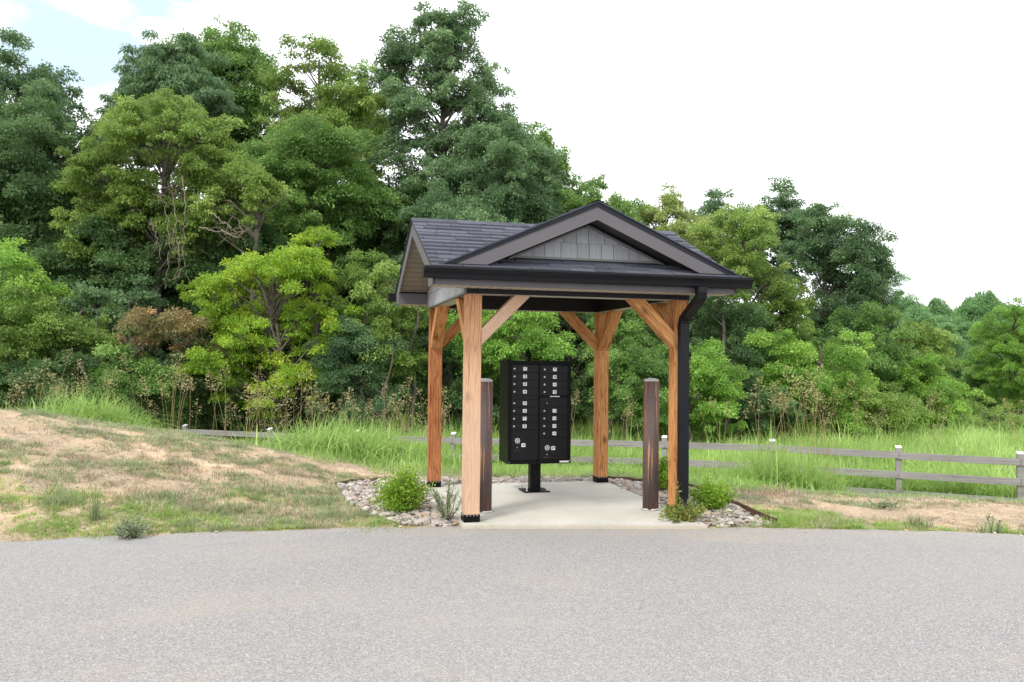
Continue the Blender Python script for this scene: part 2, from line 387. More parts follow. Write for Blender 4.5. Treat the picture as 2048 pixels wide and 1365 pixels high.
# ------------------------------------------------------------ terrain
FX = np.array([-30, -12, -7.4, -5.1, -3.3, -2.0, -0.5, 1.5, 3, 8, 30])
FZ = np.array([1.1, 1.0, 0.80, 0.48, 0.20, -0.06, -0.12, -0.14, -0.22, -0.36, -0.4])
RX = np.array([-60, -20, -9, -4.38, -3.7, -2.85, -2.15, -1.29, -0.46, 1.5, 2.5, 3.3, 4.9, 9, 20, 60])
RY = np.array([-20, -2, 4.9, 7.14, 7.41, 7.63, 7.77, 7.95, 8.03, 8.06, 8.14, 8.10, 7.96, 7.3, 4.0, -9])
def road_y(x): return np.interp(x, RX, RY)
def vnoise(x, y, seed=0):
    """cheap smooth value noise in numpy"""
    xi = np.floor(x).astype(int); yi = np.floor(y).astype(int); fx = x - xi; fy = y - yi
    fx = fx * fx * (3 - 2 * fx); fy = fy * fy * (3 - 2 * fy)
    def h(a, b):
        n = (a * 374761393 + b * 668265263 + seed * 1442695041) & 0x7fffffff
        n = ((n ^ (n >> 13)) * 1274126177) & 0x7fffffff
        return ((n ^ (n >> 16)) & 0xffff) / 65535.0
    return (h(xi, yi) * (1 - fx) + h(xi + 1, yi) * fx) * (1 - fy) + (h(xi, yi + 1) * (1 - fx) + h(xi + 1, yi + 1) * fx) * fy
def smooth(t): t = np.clip(t, 0, 1); return t * t * (3 - 2 * t)
def gz(x, y):
    x = np.asarray(x, float); y = np.asarray(y, float)
    ry = road_y(x); hb = np.interp(x, FX, FZ)
    t = np.clip((y - ry) / (12 - ry), 0, 1)
    up = -0.050 + (hb + 0.050) * np.sin(t * math.pi / 2) ** 1.15
    rt = smooth((x - 2.0) / 2.0)
    far = hb + (-1.25 - hb) * (smooth((y - 11.5) / 9.0) * (1 - rt) + smooth((y - 10.8) / 7.0) * rt)
    z = np.where(y < 12, np.minimum(up, far + (1 - rt)), far)
    z = np.where(y > 11.5, np.minimum(z, far), z)
    # level ground around the pad
    w = smooth((np.hypot((x - 0.5) / 1.35, (y - 9.7)) - 1.3) / 1.3)
    z = np.where(y > ry, z * w + (-0.045) * (1 - w), z)
    off = smooth((y - ry) / 0.6)
    z = z + off * w * ((vnoise(x * 1.3, y * 1.3, 3) - 0.5) * 0.09 + (vnoise(x * 4, y * 4, 5) - 0.5) * 0.05 + (vnoise(x * 9, y * 9, 6) - 0.5) * 0.025)
    z = np.where(y <= ry, -0.062, z)
    z = z + smooth((y - 60) / 200) * 0.0
    return z
def gzf(x, y): return float(gz(np.array([x]), np.array([y]))[0])

def sheet(name, xs, ys, zf, mat, tint=None, smooth_=True):
    X, Y = np.meshgrid(xs, ys); Z = zf(X, Y); V = np.stack([X, Y, Z], -1).reshape(-1, 3)
    nx = len(xs); i = np.arange(len(ys) - 1)[:, None] * nx + np.arange(nx - 1)[None]
    F = np.stack([i, i + 1, i + nx + 1, i + nx], -1).reshape(-1, 4)
    me = npmesh(name, V, F, None if tint is None else tint(X, Y).ravel(), smooth_)
    return link(name, me, mat)
def fence_y(x): return 16.3 + (10.0 - x) * (6.2 / 18.9)
def green(X, Y):
    g = smooth((Y - (12.2 + 0.0 * X)) / 2.0)
    g = np.where(X > 2.6, smooth((Y - 11.0) / 3.0), g)
    return np.clip(g * 0.9 + 0.12 + (vnoise(X * 1.1, Y * 1.1, 9) - 0.5) * 0.35, 0, 1)
def nonlin(a, b, near, n1, n2):
    return None
xs = np.unique(np.concatenate([np.linspace(-400, -30, 16), np.linspace(-30, -14, 17), np.linspace(-14, 14, 281), np.linspace(14, 40, 27), np.linspace(40, 400, 16)]))
ys = np.unique(np.concatenate([np.linspace(-60, 2, 20), np.linspace(2, 24, 265), np.linspace(24, 60, 37), np.linspace(60, 700, 33)]))
tag(sheet('ground', xs, ys, gz, M['ground'], green), kind='structure')
# road sheet, ends along the measured edge
rx = np.unique(np.concatenate([np.linspace(-60, -12, 17), np.linspace(-12, 12, 241), np.linspace(12, 60, 17)]))
edge = road_y(rx) + (vnoise(rx * 3.1, rx * 0 + 1, 4) - 0.5) * 0.09 + (vnoise(rx * 11, rx * 0 + 2, 6) - 0.5) * 0.05
V = []; nrow = 8
for j in range(nrow):
    t = j / (nrow - 1)
    V.append(np.stack([rx, edge * t + (-40) * (1 - t), np.full_like(rx, -0.042)], -1))
V.append(np.stack([rx, edge + 0.02, np.full_like(rx, -0.09)], -1))
V = np.concatenate(V); n = len(rx); i = np.arange(nrow)[:, None] * n + np.arange(n - 1)[None]
F = np.stack([i, i + 1, i + n + 1, i + n], -1).reshape(-1, 4)
tag(link('road', npmesh('road', V, F), M['asphalt']), kind='structure')

# ------------------------------------------------------------ shelter (local frame: x along the front, y into the depth)
c_, s_ = math.cos(TH), math.sin(TH)
def w2(u, v, z=0): return (X0 + u * c_ - v * s_, Y0 + u * s_ + v * c_, z)
# concrete pad
mb = MB(); pts = [(-0.03, -0.075, -0.16), (2.29, -0.555, -0.16), (2.38, D + 0.04, -0.16), (-0.03, D + 0.04, -0.16)]
mb.prism(pts, (0, 0, 0.16))
bmesh.ops.bevel(mb.bm, geom=[e for e in mb.bm.edges if all(v.co.z > -0.01 for v in e.verts)], offset=0.008, segments=2, affect='EDGES')
pad = mb.build('concrete_pad', M['concrete'], loc=(X0, Y0, 0), rot=(0, 0, TH)); tag(pad, kind='structure')

sh = empty('timber_shelter', (X0, Y0, 0), TH)
tag(sh, 'small open timber shelter with dark shingled gable roof over the mailboxes', 'shelter')
ZH = 2.215
posts = {'a': (0, 0, 'wood_pale'), 'b': (W - S, 0, 'wood'), 'c': (0, D - S, 'wood_red'), 'd': (W - S, D - S, 'wood')}
for kx, (u, v, mt) in posts.items():
    h = S / 2
    p = MB().box((-h, -h, 0.025), (h, h, ZH), 0.004).build('post', M[mt], sh, loc=(u + h, v + h, 0))
    tag(p, {'a': 'pale front post', 'b': 'orange front post beside the downspout', 'c': 'reddish back post with bold grain', 'd': 'orange back post'}[kx])
    b = MB(); b.box((-h - 0.004, -h - 0.004, 0.002), (h + 0.004, h + 0.004, 0.075), 0.002)
    b.build('post_base', M['black'], p)
    for t in (-0.05, -0.017, 0.017, 0.05):
        MB().cyl((t, -h - 0.004, 0.066), (t, -h - 0.010, 0.066), 0.0055, seg=8).build('screw', M['steel'], p)
        if kx in 'ac': MB().cyl((-h - 0.004, t, 0.066), (-h - 0.010, t, 0.066), 0.0055, seg=8).build('screw', M['steel'], p)
# knee braces; built along local Z, tilted 45 degrees
def brace(u, v, ax, sg, mt='wood'):
    # foot on the post face at z 1.715, head under the header 0.5 m out
    t = 0.115; q = t * math.sqrt(2); a = 0.5
    # profile in (out, z)
    P = [(0, 0), (a, a), (a - q, a), (0, q)]
    ang = math.pi / 4
    mbx = MB(); dpt = 0.14
    # rotate the profile so that the grain (long axis) lies on local Z
    def rot(o, z): return (o * math.cos(ang) - z * math.sin(ang), o * math.sin(ang) + z * math.cos(ang))
    pr = [rot(o, z) for o, z in P]
    mbx.prism([(x, -dpt / 2, z) for x, z in pr], (0, dpt, 0))
    bmesh.ops.bevel(mbx.bm, geom=list(mbx.bm.edges), offset=0.003, segments=1, affect='EDGES')
    o = mbx.build('brace', M[mt], sh)
    # local frame: X' = out rotated, build matrix
    e = Vector((sg, 0, 0)) if ax == 'x' else Vector((0, sg, 0)); up = Vector((0, 0, 1))
    lx = math.cos(ang) * e - math.sin(ang) * up; lz = math.sin(ang) * e + math.cos(ang) * up; ly = lz.cross(lx)
    mm = Matrix(((lx.x, ly.x, lz.x, u), (lx.y, ly.y, lz.y, v), (lx.z, ly.z, lz.z, 1.715), (0, 0, 0, 1)))
    o.matrix_local = mm
    return o
h = S / 2
brace(S, h, 'x', 1, 'wood_pale'); brace(W - S, h, 'x', -1)
brace(S, D - h, 'x', 1); brace(W - S, D - h, 'x', -1)
brace(h, S, 'y', 1); brace(W - h, S, 'y', 1)
brace(h, D - S, 'y', -1); brace(W - h, D - S, 'y', -1)
# headers, wrapped in dark metal with a pale underside
ZT = 2.44
def header(lo, hi, mt):
    o = MB().box((*lo, ZH + 0.003), (*hi, ZT), 0.003).build('header', M[mt], sh)
    MB().box((lo[0] + 0.012, lo[1] + 0.012, ZH), (hi[0] - 0.012, hi[1] - 0.012, ZH + 0.004)).build('header_underside', M['under'], o)
header((-0.004, -0.004), (W + 0.004, S + 0.02), 'wrap'); header((-0.004, D - S - 0.02), (W + 0.004, D + 0.004), 'wrap')
header((0.002, S + 0.02), (S + 0.02, D - S - 0.02), 'wrap'); header((W - S - 0.02, S + 0.02), (W - 0.002, D - S - 0.02), 'wrap')
MB().box((S, S, ZT - 0.03), (W - S, D - S, ZT - 0.01)).build('ceiling', M['soffit_x'], sh)

# roof geometry
OV = 0.38; VE = 0.33; ZR = 3.125; VC = D / 2; SL = 0.45
UC = 1.235; GS = 0.44; GF = -0.285            # cross gable: centre, slope, front edge
def zmain(v): return ZR - SL * abs(v - VC)
def zgab(u): return ZR + 0.004 - GS * abs(u - UC)
def clip(poly, f):
    """keep the part of the 2-D polygon where f(p) >= 0 (f affine)"""
    o = []
    for i in range(len(poly)):
        a, b = poly[i], poly[(i + 1) % len(poly)]; fa, fb = f(a), f(b)
        if fa >= 0: o.append(a)
        if (fa >= 0) != (fb >= 0):
            t = fa / (fa - fb); o.append((a[0] + t * (b[0] - a[0]), a[1] + t * (b[1] - a[1])))
    return o
random.seed(4)
def shingles(mb, layer, along0, along1, run, zf, to3, cut=None, expo=0.118, seed=1):
    """run = horizontal distance from ridge (0) to eave; rows of tabs"""
    rnd = random.Random(seed); n = int(round(run / expo)); ex = run / n
    for r in range(n):
        d0 = r * ex; d1 = (r + 1) * ex + 0.012; x = along0 - rnd.random() * 0.3
        while x < along1:
            wd = rnd.choice((0.14, 0.18, 0.22, 0.26, 0.34)); thick = rnd.choice((0.004, 0.005, 0.012, 0.014))
            a, b = max(x, along0), min(x + wd - 0.006, along1); x += wd
            if b - a < 0.02: continue
            dd = d1 + rnd.choice((0, 0, -0.002, 0.003)); poly = [(a, d0), (b, d0), (b, dd), (a, dd)]
            if cut:
                for f in cut: poly = clip(poly, f)
                if len(poly) < 3: continue
            tv = rnd.random() * 0.75 + (0.0 if thick > 0.006 else 0.2)
            top = []; bot = []
            for (p, q) in poly:
                t = (q - d0) / (dd - d0); lift = 0.003 + 0.005 * t + thick * min(1, t * 3)
                X_ = to3(p, q); vt = mb.bm.verts.new((X_[0], X_[1], X_[2] + lift)); vb = mb.bm.verts.new((X_[0], X_[1], X_[2] - 0.004))
                vt[layer] = tv; vb[layer] = tv * 0.6; top.append(vt); bot.append(vb)
            try:
                mb.bm.faces.new(top)
                for i in range(len(top)): mb.bm.faces.new([top[i], bot[i], bot[(i + 1) % len(top)], top[(i + 1) % len(top)]])
            except ValueError: pass
def m_with_tint():
    mb = MB(); ly = mb.bm.verts.layers.float.new('tint'); return mb, ly
uL, uR = -OV - 0.015, W + OV + 0.015
mb, ly = m_with_tint()
shingles(mb, ly, uL, uR, VC + VE, None, lambda p, q: (p, VC - q, ZR - SL * q), seed=2)
shingles(mb, ly, uL, uR, VC + VE, None, lambda p, q: (p, VC + q, ZR - SL * q), seed=3)
x = uL
while x < uR:                                # ridge caps
    for sg in (-1, 1):
        P = [(x, VC, ZR + 0.016), (min(x + 0.17, uR), VC, ZR + 0.020), (min(x + 0.17, uR), VC + sg * 0.12, ZR + 0.020 - SL * 0.12), (x, VC + sg * 0.12, ZR + 0.014 - SL * 0.12)]
        vs = [mb.bm.verts.new(p) for p in P]; tv = random.random() * 0.8
        for v_ in vs: v_[ly] = tv
        mb.bm.faces.new(vs)
    x += 0.165
roof = mb.build('main_roof', M['shingle'], sh)
# cross-gable shingles, cut at the valleys
mb, ly = m_with_tint(); run = 1.5 + 0.075
for sg in (-1, 1):
    # p along v (front GF .. VC), q from the gable ridge; keep where gable plane is above the main plane
    f = lambda a, sg=sg: (ZR + 0.004 - GS * a[1]) - (ZR - SL * (VC - a[0]))
    shingles(mb, ly, GF - 0.02, VC, run, None, lambda p, q, sg=sg: (UC + sg * q, p, ZR + 0.006 - GS * q), cut=[f], seed=7 + sg)
x = GF - 0.02
while x < VC:
    for sg in (-1, 1):
        P = [(UC, x, ZR + 0.024), (UC, min(x + 0.17, VC), ZR + 0.020), (UC + sg * 0.12, min(x + 0.17, VC), ZR + 0.020 - GS * 0.12), (UC + sg * 0.12, x, ZR + 0.024 - GS * 0.12)]
        vs = [mb.bm.verts.new(p) for p in P]
        for v_ in vs: v_[ly] = 0.3
        mb.bm.faces.new(vs)
    x += 0.165
mb.build('gable_roof', M['shingle'], sh)
# roof deck under the main shingles (dark), thin solid
mb = MB()
mb.prism([(-OV, -VE + 0.02, zmain(-VE + 0.02) - 0.004), (-OV, VC, ZR - 0.004), (-OV, D + VE - 0.02, zmain(-VE + 0.02) - 0.004), (-OV, D + VE - 0.02, zmain(-VE + 0.02) - 0.03), (-OV, VC, ZR - 0.03), (-OV, -VE + 0.02, zmain(-VE + 0.02) - 0.03)], (W + 2 * OV, 0, 0))
mb.build('roof_deck', M['drip'], sh)
# eave fascias + soffits
ZS = 2.266
def eave(sgn):
    v0 = -0.30 if sgn < 0 else D + 0.30; vi = 0 if sgn < 0 else D
    a, b = sorted((v0, v0 - sgn * 0.02))
    ztop = zmain(v0) - 0.035
    f = MB().box((-OV, a, ZS), (W + OV, b, ztop), 0.002).build('fascia', M['fascia'], sh)
    a, b = sorted((v0 - sgn * 0.021, vi + sgn * 0.005))
    MB().box((-OV + 0.020, a, ZS + 0.002), (W + OV - 0.020, b, ZS + 0.012)).build('soffit', M['soffit_x'], sh)
    # boxed cornice return: end plates outside and the panel facing the post line
    for (u0, u1) in ((-OV, -OV + 0.018), (W + OV - 0.018, W + OV)):
        P = [(u0, v0 - sgn * 0.021, ZS), (u0, vi, ZS), (u0, vi, zmain(vi) - 0.17), (u0, v0 - sgn * 0.021, zmain(v0) - 0.04)]
        MB().prism(P, (u1 - u0, 0, 0)).build('cornice_end', M['fascia'], sh)
    for (u0, u1) in ((-OV + 0.019, -0.032), (W + 0.032, W + OV - 0.019)):
        a, b = sorted((vi, vi - sgn * 0.0 + sgn * 0.016))
        MB().box((u0, a, ZS + 0.002), (u1, b, zmain(vi) - 0.172)).build('cornice_panel', M['fascia'], sh)
eave(-1); eave(1)
# rake fascias with drip edge, and rake soffits
FH = 0.155
def slope_board(name, u0, u1, v0, v1, dtop, dbot, mt, parent):
    P = [(u0, v0, zmain(v0) - dtop), (u0, v1, zmain(v1) - dtop), (u0, v1, zmain(v1) - dbot), (u0, v0, zmain(v0) - dbot)]
    return MB().prism(P, (u1 - u0, 0, 0)).build(name, M[mt], parent)
for (u0, u1, ud) in ((-OV - 0.001, -OV + 0.022, -OV - 0.008), (W + OV - 0.022, W + OV + 0.001, W + OV + 0.002)):
    for (v0, v1) in ((-0.30, VC), (VC, D + 0.30)):
        rk = slope_board('rake_fascia', u0, u1, v0, v1, 0.028, 0.028 + FH, 'fascia', sh)
        slope_board('drip_edge', ud, ud + 0.006, v0 - (0.02 if v0 < 0 else 0), v1 + (0.02 if v1 > D else 0), 0.003, 0.036, 'drip', rk)
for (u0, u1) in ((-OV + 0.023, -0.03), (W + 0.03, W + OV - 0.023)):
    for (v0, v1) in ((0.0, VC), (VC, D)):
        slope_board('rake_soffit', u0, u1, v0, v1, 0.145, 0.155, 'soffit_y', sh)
# shake siding on walls -------------------------------------------------
def shake_wall(name, P, a0, a1, z0, zf, axis, off, out, course=0.2, seed=1, parent=sh):
    """vertical shakes between a0..a1 along axis; top limited by zf(a); off = plane; out = outward sign"""
    mb, ly = m_with_tint(); rnd = random.Random(seed); z = z0
    zmax = max(zf(a0), zf(a1), zf((a0 + a1) / 2))
    while z < zmax:
        x = a0 - rnd.random() * 0.1
        while x < a1:
            wd = rnd.choice((0.10, 0.13, 0.15, 0.17)); p, q = max(x, a0), min(x + wd - 0.005, a1); x += wd
            if q - p < 0.01: continue
            poly = [(p, z), (q, z), (q, z + course + 0.01), (p, z + course + 0.01)]
            for (m0, m1) in P: # affine limits: keep b + m*a - z >= 0
                poly = clip(poly, lambda t, m0=m0, m1=m1: m0 + m1 * t[0] - t[1])
                if len(poly) < 3: break
            if len(poly) < 3: continue
            tv = rnd.random(); fr = []; bk = []
            for (a, zz) in poly:
                t = (zz - z) / (course + 0.01); d = out * (0.014 - 0.010 * t)
                pf = (a, off + d, zz) if axis == 'x' else (off + d, a, zz); pb = (a, off - out * 0.002, zz) if axis == 'x' else (off - out * 0.002, a, zz)
                v1 = mb.bm.verts.new(pf); v2 = mb.bm.verts.new(pb); v1[ly] = tv; v2[ly] = 0; fr.append(v1); bk.append(v2)
            mb.bm.faces.new(fr)
            for i in range(len(fr)): mb.bm.faces.new([fr[i], bk[i], bk[(i + 1) % len(fr)], fr[(i + 1) % len(fr)]])
        z += course
    return mb.build(name, M['shake'], parent)
lim_side = [(ZR - 0.155 - SL * VC, SL), (ZR - 0.155 + SL * VC, -SL)]
for off, o in ((-0.006, -1), (W + 0.006, 1)):
    g = shake_wall('side_gable_wall', lim_side, 0.0, D, ZH + 0.02, lambda a: ZR - 0.155 - SL * abs(a - VC), 'y', off, o, 0.16, seed=11 + o)
    # backing and trims
    ub = 0.0 if o < 0 else W - 0.012
    P = [(ub, 0.0, ZT + 0.004), (ub, VC, ZR - 0.06), (ub, D, ZT + 0.004)]
    MB().prism(P, (0.012, 0, 0)).build('gable_backing', M['wrap'], g)
    a, b = sorted((off, off + o * 0.022))
    MB().box((a, -0.004, ZH - 0.002), (b, D + 0.004, ZH + 0.018), 0.002).build('trim', M['trim'], g)
    for (v0, v1) in ((-0.002, VC), (VC, D + 0.002)):
        P = [(a, v0, zmain(v0) - 0.155), (a, v1, zmain(v1) - 0.155), (a, v1, zmain(v1) - 0.178), (a, v0, zmain(v0) - 0.178)]
        MB().prism(P, (b - a, 0, 0)).build('trim', M['trim'], g)
    for vv in (-0.004, D - 0.016):
        MB().box((a - 0.001, vv, ZH + 0.0185), (b + 0.001, vv + 0.02, zmain(0) - 0.18)).build('trim', M['trim'], g)
# front gable wall
GW = -0.004
zb = zmain(GW)
def zg_in(u): return ZR - 0.185 - GS * abs(u - UC)
lim_f = [(ZR - 0.19 - GS * UC, GS), (ZR - 0.19 + GS * UC, -GS)]
g = shake_wall('front_gable_wall', lim_f, UC - 0.9, UC + 0.9, zb + 0.03, zg_in, 'x', GW, -1, 0.15, seed=5)
MB().prism([(UC - 1.0, GW + 0.004, zb), (UC, GW + 0.004, ZR - 0.06), (UC + 1.0, GW + 0.004, zb)], (0, 0.012, 0)).build('gable_backing', M['wrap'], g)
MB().box((UC - 0.80, GW - 0.028, zb + 0.008), (UC + 0.80, GW - 0.001, zb + 0.030), 0.002).build('trim', M['trim'], g)
for sg in (-1, 1):
    P = [(UC, GW - 0.026, ZR - 0.178), (UC + sg * 0.83, GW - 0.026, ZR - 0.178 - GS * 0.83), (UC + sg * 0.83, GW - 0.026, ZR - 0.205 - GS * 0.83), (UC, GW - 0.026, ZR - 0.205)]
    MB().prism(P, (0, 0.024, 0)).build('trim', M['trim'], g)
    P = [(UC, GW - 0.040, ZR - 0.172), (UC + sg * 0.83, GW - 0.040, ZR - 0.172 - GS * 0.83), (UC + sg * 0.83, GW - 0.040, ZR - 0.184 - GS * 0.83), (UC, GW - 0.040, ZR - 0.184)]
    MB().prism(P, (0, 0.013, 0)).build('trim', M['wrap'], g)
# gable fascia (two boards), drip edge, soffit
for sg in (-1, 1):
    hw = 1.52; zt, zbm = 0.040, 0.172
    def line(q, d): return (UC + sg * q, GF, ZR - d - GS * q)
    foot = zmain(GF) + 0.022
    qa = (ZR - zt - foot) / GS; qb = (ZR - zbm - foot) / GS
    P = [line(0, zt), (UC + sg * qa, GF, foot), (UC + sg * qb, GF, foot), line(0, zbm)]
    gf = MB().prism(P, (0, 0.022, 0)).build('gable_fascia', M['fascia'], sh)
    P = [(UC, GF - 0.007, ZR + 0.004), (UC + sg * (hw + 0.04), GF - 0.007, ZR + 0.004 - GS * (hw + 0.04)), (UC + sg * (hw + 0.03), GF - 0.007, ZR - 0.05 - GS * (hw + 0.0)), (UC, GF - 0.007, ZR - 0.044)]
    MB().prism(P, (0, 0.006, 0)).build('drip_edge', M['drip'], gf)
    P = [(UC, GF + 0.023, ZR - 0.150), (UC + sg * 1.28, GF + 0.023, ZR - 0.150 - GS * 1.28), (UC + sg * 1.28, GF + 0.023, ZR - 0.158 - GS * 1.28), (UC, GF + 0.023, ZR - 0.158)]
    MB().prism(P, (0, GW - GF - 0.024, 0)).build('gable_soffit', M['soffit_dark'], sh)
# gutters (K profile) and downspout
def gutter(v, sgn):
    prof = [(0, 0.0), (0, -0.105), (0.065, -0.105), (0.078, -0.095), (0.082, -0.07), (0.095, -0.045), (0.115, -0.03), (0.122, -0.018), (0.122, 0.002), (0.108, 0.002), (0.108, -0.006), (0.116, -0.006), (0.114, -0.016), (0.108, -0.026), (0.09, -0.04), (0.076, -0.068), (0.072, -0.09), (0.062, -0.099), (0.006, -0.099), (0.006, 0.0)]
    zt = 2.425; u0, u1 = -0.475, 2.862
    P = [(u0, v + sgn * a, zt + b) for a, b in prof]
    mb = MB(); mb.prism(P, (u1 - u0, 0, 0))
    g = mb.build('gutter', M['black2'], sh)
    op = prof[:9]
    for uu in (u0 - 0.003, u1):
        MB().prism([(uu, v + sgn * a * 1.01, zt + b) for a, b in op], (0.003, 0, 0)).build('end_cap', M['black2'], g)
    return g
gutter(-0.3005, -1); gutter(D + 0.3005, 1)
# downspout: swept ribbed rectangle
def downspout():
    path = [(2.31, -0.365, 2.322), (2.31, -0.365, 2.27), (2.308, -0.355, 2.225), (2.30, -0.31, 2.18), (2.282, -0.12, 2.055), (2.274, -0.068, 2.015), (2.272, -0.052, 1.965), (2.272, -0.052, 1.0), (2.272, -0.052, 0.20), (2.272, -0.060, 0.13), (2.276, -0.12, 0.075), (2.285, -0.23, 0.045)]
    prof = []
    wx, wy = 0.048, 0.035
    def side(a, b, n):
        r = []
        for i in range(n):
            t = i / n; x = a[0] + (b[0] - a[0]) * t; y = a[1] + (b[1] - a[1]) * t
            k_ = 0.94 if i % 2 else 1.0
            r.append((x * (k_ if abs(a[0] - b[0]) < 1e-6 else 1), y * (k_ if abs(a[1] - b[1]) < 1e-6 else 1)))
        return r
    cs = [(-wx, -wy), (wx, -wy), (wx, wy), (-wx, wy)]
    for i in range(4): prof += side(cs[i], cs[(i + 1) % 4], 8)
    bm = bmesh.new(); rings = []
    P = [Vector(p) for p in path]
    for i, p in enumerate(P):
        d = (P[min(i + 1, len(P) - 1)] - P[max(i - 1, 0)]).normalized()
        xa = Vector((1, 0, 0)); xa = (xa - d * xa.dot(d)).normalized(); ya = d.cross(xa)
        if ya.y < 0: ya = -ya
        rings.append([bm.verts.new(p + xa * a + ya * b) for a, b in prof])
    n = len(prof)
    for i in range(len(rings) - 1):
        for j in range(n): bm.faces.new([rings[i][j], rings[i][(j + 1) % n], rings[i + 1][(j + 1) % n], rings[i + 1][j]])
    bm.faces.new(rings[0]); bm.faces.new(rings[-1][::-1])
    m_ = MB(); m_.bm.free(); m_.bm = bm
    d = m_.build('downspout', M['black2'], sh)
    for z in (1.93, 0.19):
        MB().box((2.272 - 0.051, -0.052 - 0.038, z), (2.272 + 0.051, -0.0145, z + 0.012)).build('joint_band', M['black2'], d)
downspout()

# ------------------------------------------------------------ mailbox cluster
MX, MY = -0.0336, 9.7379; MW, MD, MT, MBZ = 0.776, 0.4535, 1.575, 0.353
mbx = empty('mailbox_cluster', (MX, MY, 0), TH)
tag(mbx, 'black cluster mailbox unit with numbered doors on a pedestal on the pad', 'mailbox')
MB().box((0, 0.012, MBZ), (MW, MD, MT - 0.02), 0.004).build('cabinet', M['black'], mbx)
MB().box((-0.008, -0.012, MT - 0.03), (MW + 0.008, MD + 0.006, MT), 0.004).build('hood', M['black'], mbx)
fr = MB()
fr.box((0.002, 0.0, MBZ), (0.030, 0.0115, MT - 0.0305), 0.002); fr.box((MW - 0.045, 0.0, MBZ), (MW - 0.002, 0.0115, MT - 0.0305), 0.002)
fr.box((0.0305, 0.001, MBZ), (MW - 0.0455, 0.0115, MBZ + 0.045), 0.002); fr.box((0.362, 0.001, MBZ + 0.0455), (0.380, 0.0115, MT - 0.031), 0.002)
fr.build('door_frame', M['black'], mbx)
def textmesh(s, size):
    cu_ = bpy.data.curves.new('t', 'FONT'); cu_.body = s; cu_.size = size; cu_.align_x = 'CENTER'; cu_.align_y = 'CENTER'; cu_.offset = size * 0.03
    ob = bpy.data.objects.new('t', cu_); C.objects.link(ob); bpy.context.view_layer.update()
    me = bpy.data.meshes.new_from_object(ob.evaluated_get(bpy.context.evaluated_depsgraph_get()))
    bpy.data.objects.remove(ob); bpy.data.curves.remove(cu_); return me
def plate(parent, cx, cz, txt, w=0.046, h=0.042, yo=-0.006):
    MB().box((cx - w / 2, yo - 0.002, cz - h / 2), (cx + w / 2, yo + 0.001, cz + h / 2), 0.0008).build('number_plate', M['white'], parent)
    me = textmesh(txt, 0.038 if len(txt) == 1 else 0.032)
    for v in me.vertices: v.co = Vector((cx + v.co.x, yo - 0.0028, cz + v.co.y))
    me.materials.clear(); link('number', me, M['ink'], parent)
def lock(parent, cx, cz, r=0.0115):
    b = MB(); b.cyl((cx, -0.0045, cz), (cx, -0.012, cz), r, r * 0.85, 20); b.box((cx - 0.0012, -0.0124, cz - 0.005), (cx + 0.0012, -0.0118, cz + 0.005), mi=1)
    b.build('lock', [M['steel'], M['ink']], parent)
def door(name, x0, x1, z0, z1): return MB().box((x0, -0.005, z0), (x1, 0.011, z1), 0.004).build(name, M['door'], mbx)
zl = [1.478, 1.387, 1.297, 1.207, 1.071, 0.981, 0.890, 0.800]
zr = [1.473, 1.383, 1.293, 1.204, 0.980, 0.890, 0.800, 0.711]
for i, z in enumerate(zl):
    d = door('mail_door', 0.033, 0.360, z - 0.043, z + 0.043); lock(d, 0.067, z); plate(d, 0.197, z, str(i + 1))
for i, z in enumerate(zr):
    d = door('mail_door', 0.382, 0.728, z - 0.043, z + 0.043); lock(d, 0.438, z); plate(d, 0.565, z, str(i + 9))
d = door('blank_panel', 0.033, 0.360, 1.117, 1.161)
# outgoing-mail compartment with its slot
d = door('outgoing_mail_door', 0.382, 0.728, 1.026, 1.140)
MB().box((0.395, -0.010, 1.1425), (0.728, 0.010, 1.150), 0.001).build('slot_flap', M['black'], mbx)
MB().box((0.505, -0.013, 1.146), (0.625, -0.0102, 1.156), 0.0006).build('slot_label', M['white'], mbx)
lock(d, 0.470, 1.070, 0.007)
for (x, z) in ((0.44, 1.085), (0.44, 1.055), (0.51, 1.09), (0.51, 1.07), (0.51, 1.05), (0.675, 1.07), (0.70, 1.10), (0.70, 1.08), (0.70, 1.06), (0.70, 1.04)): MB().cyl((x, -0.0048, z), (x, -0.007, z), 0.0028, seg=8).build('rivet', M['wrap'], d)
# parcel lockers
for (x0, x1, z0, z1, lx, lz, px_, pz, sx, sz, t) in ((0.033, 0.360, 0.402, 0.752, 0.112, 0.630, 0.185, 0.578, 0.110, 0.550, '1P'), (0.382, 0.728, 0.402, 0.664, 0.478, 0.543, 0.552, 0.537, 0.476, 0.463, '2P')):
    d = door('parcel_door', x0, x1, z0, z1)
    b = MB(); b.cyl((lx, -0.0048, lz), (lx, -0.012, lz), 0.032, 0.030, 28); b.cyl((lx, -0.012, lz), (lx, -0.0125, lz), 0.020, 0.020, 24, mi=1); b.cyl((lx, -0.0125, lz), (lx, -0.018, lz), 0.014, 0.012, 20)
    b.box((lx - 0.0015, -0.0184, lz - 0.006), (lx + 0.0015, -0.0178, lz + 0.006), mi=1)
    b.build('lock', [M['steel'], M['ink']], d)
    plate(d, px_, pz, t, 0.048, 0.044); lock(d, sx, sz, 0.007)
    for dx, dz in ((-0.03, -0.035), (0.0, -0.035), (0.03, -0.035), (-0.02, 0.04), (0.02, 0.04)): MB().cyl((sx + dx, -0.0048, sz + dz), (sx + dx, -0.007, sz + dz), 0.0022, seg=8).build('rivet', M['steel'], d)
MB().box((0.635, -0.0025, MBZ + 0.012), (0.750, 0.0008, MBZ + 0.031), 0.0004).build('label_strip', M['white'], mbx)
for x, z in ((0.014, MBZ + 0.02), (MW - 0.014, MBZ + 0.035)): MB().cyl((x, 0.001, z), (x, -0.004, z), 0.005, seg=10).build('screw', M['steel'], mbx)
pc = MW / 2
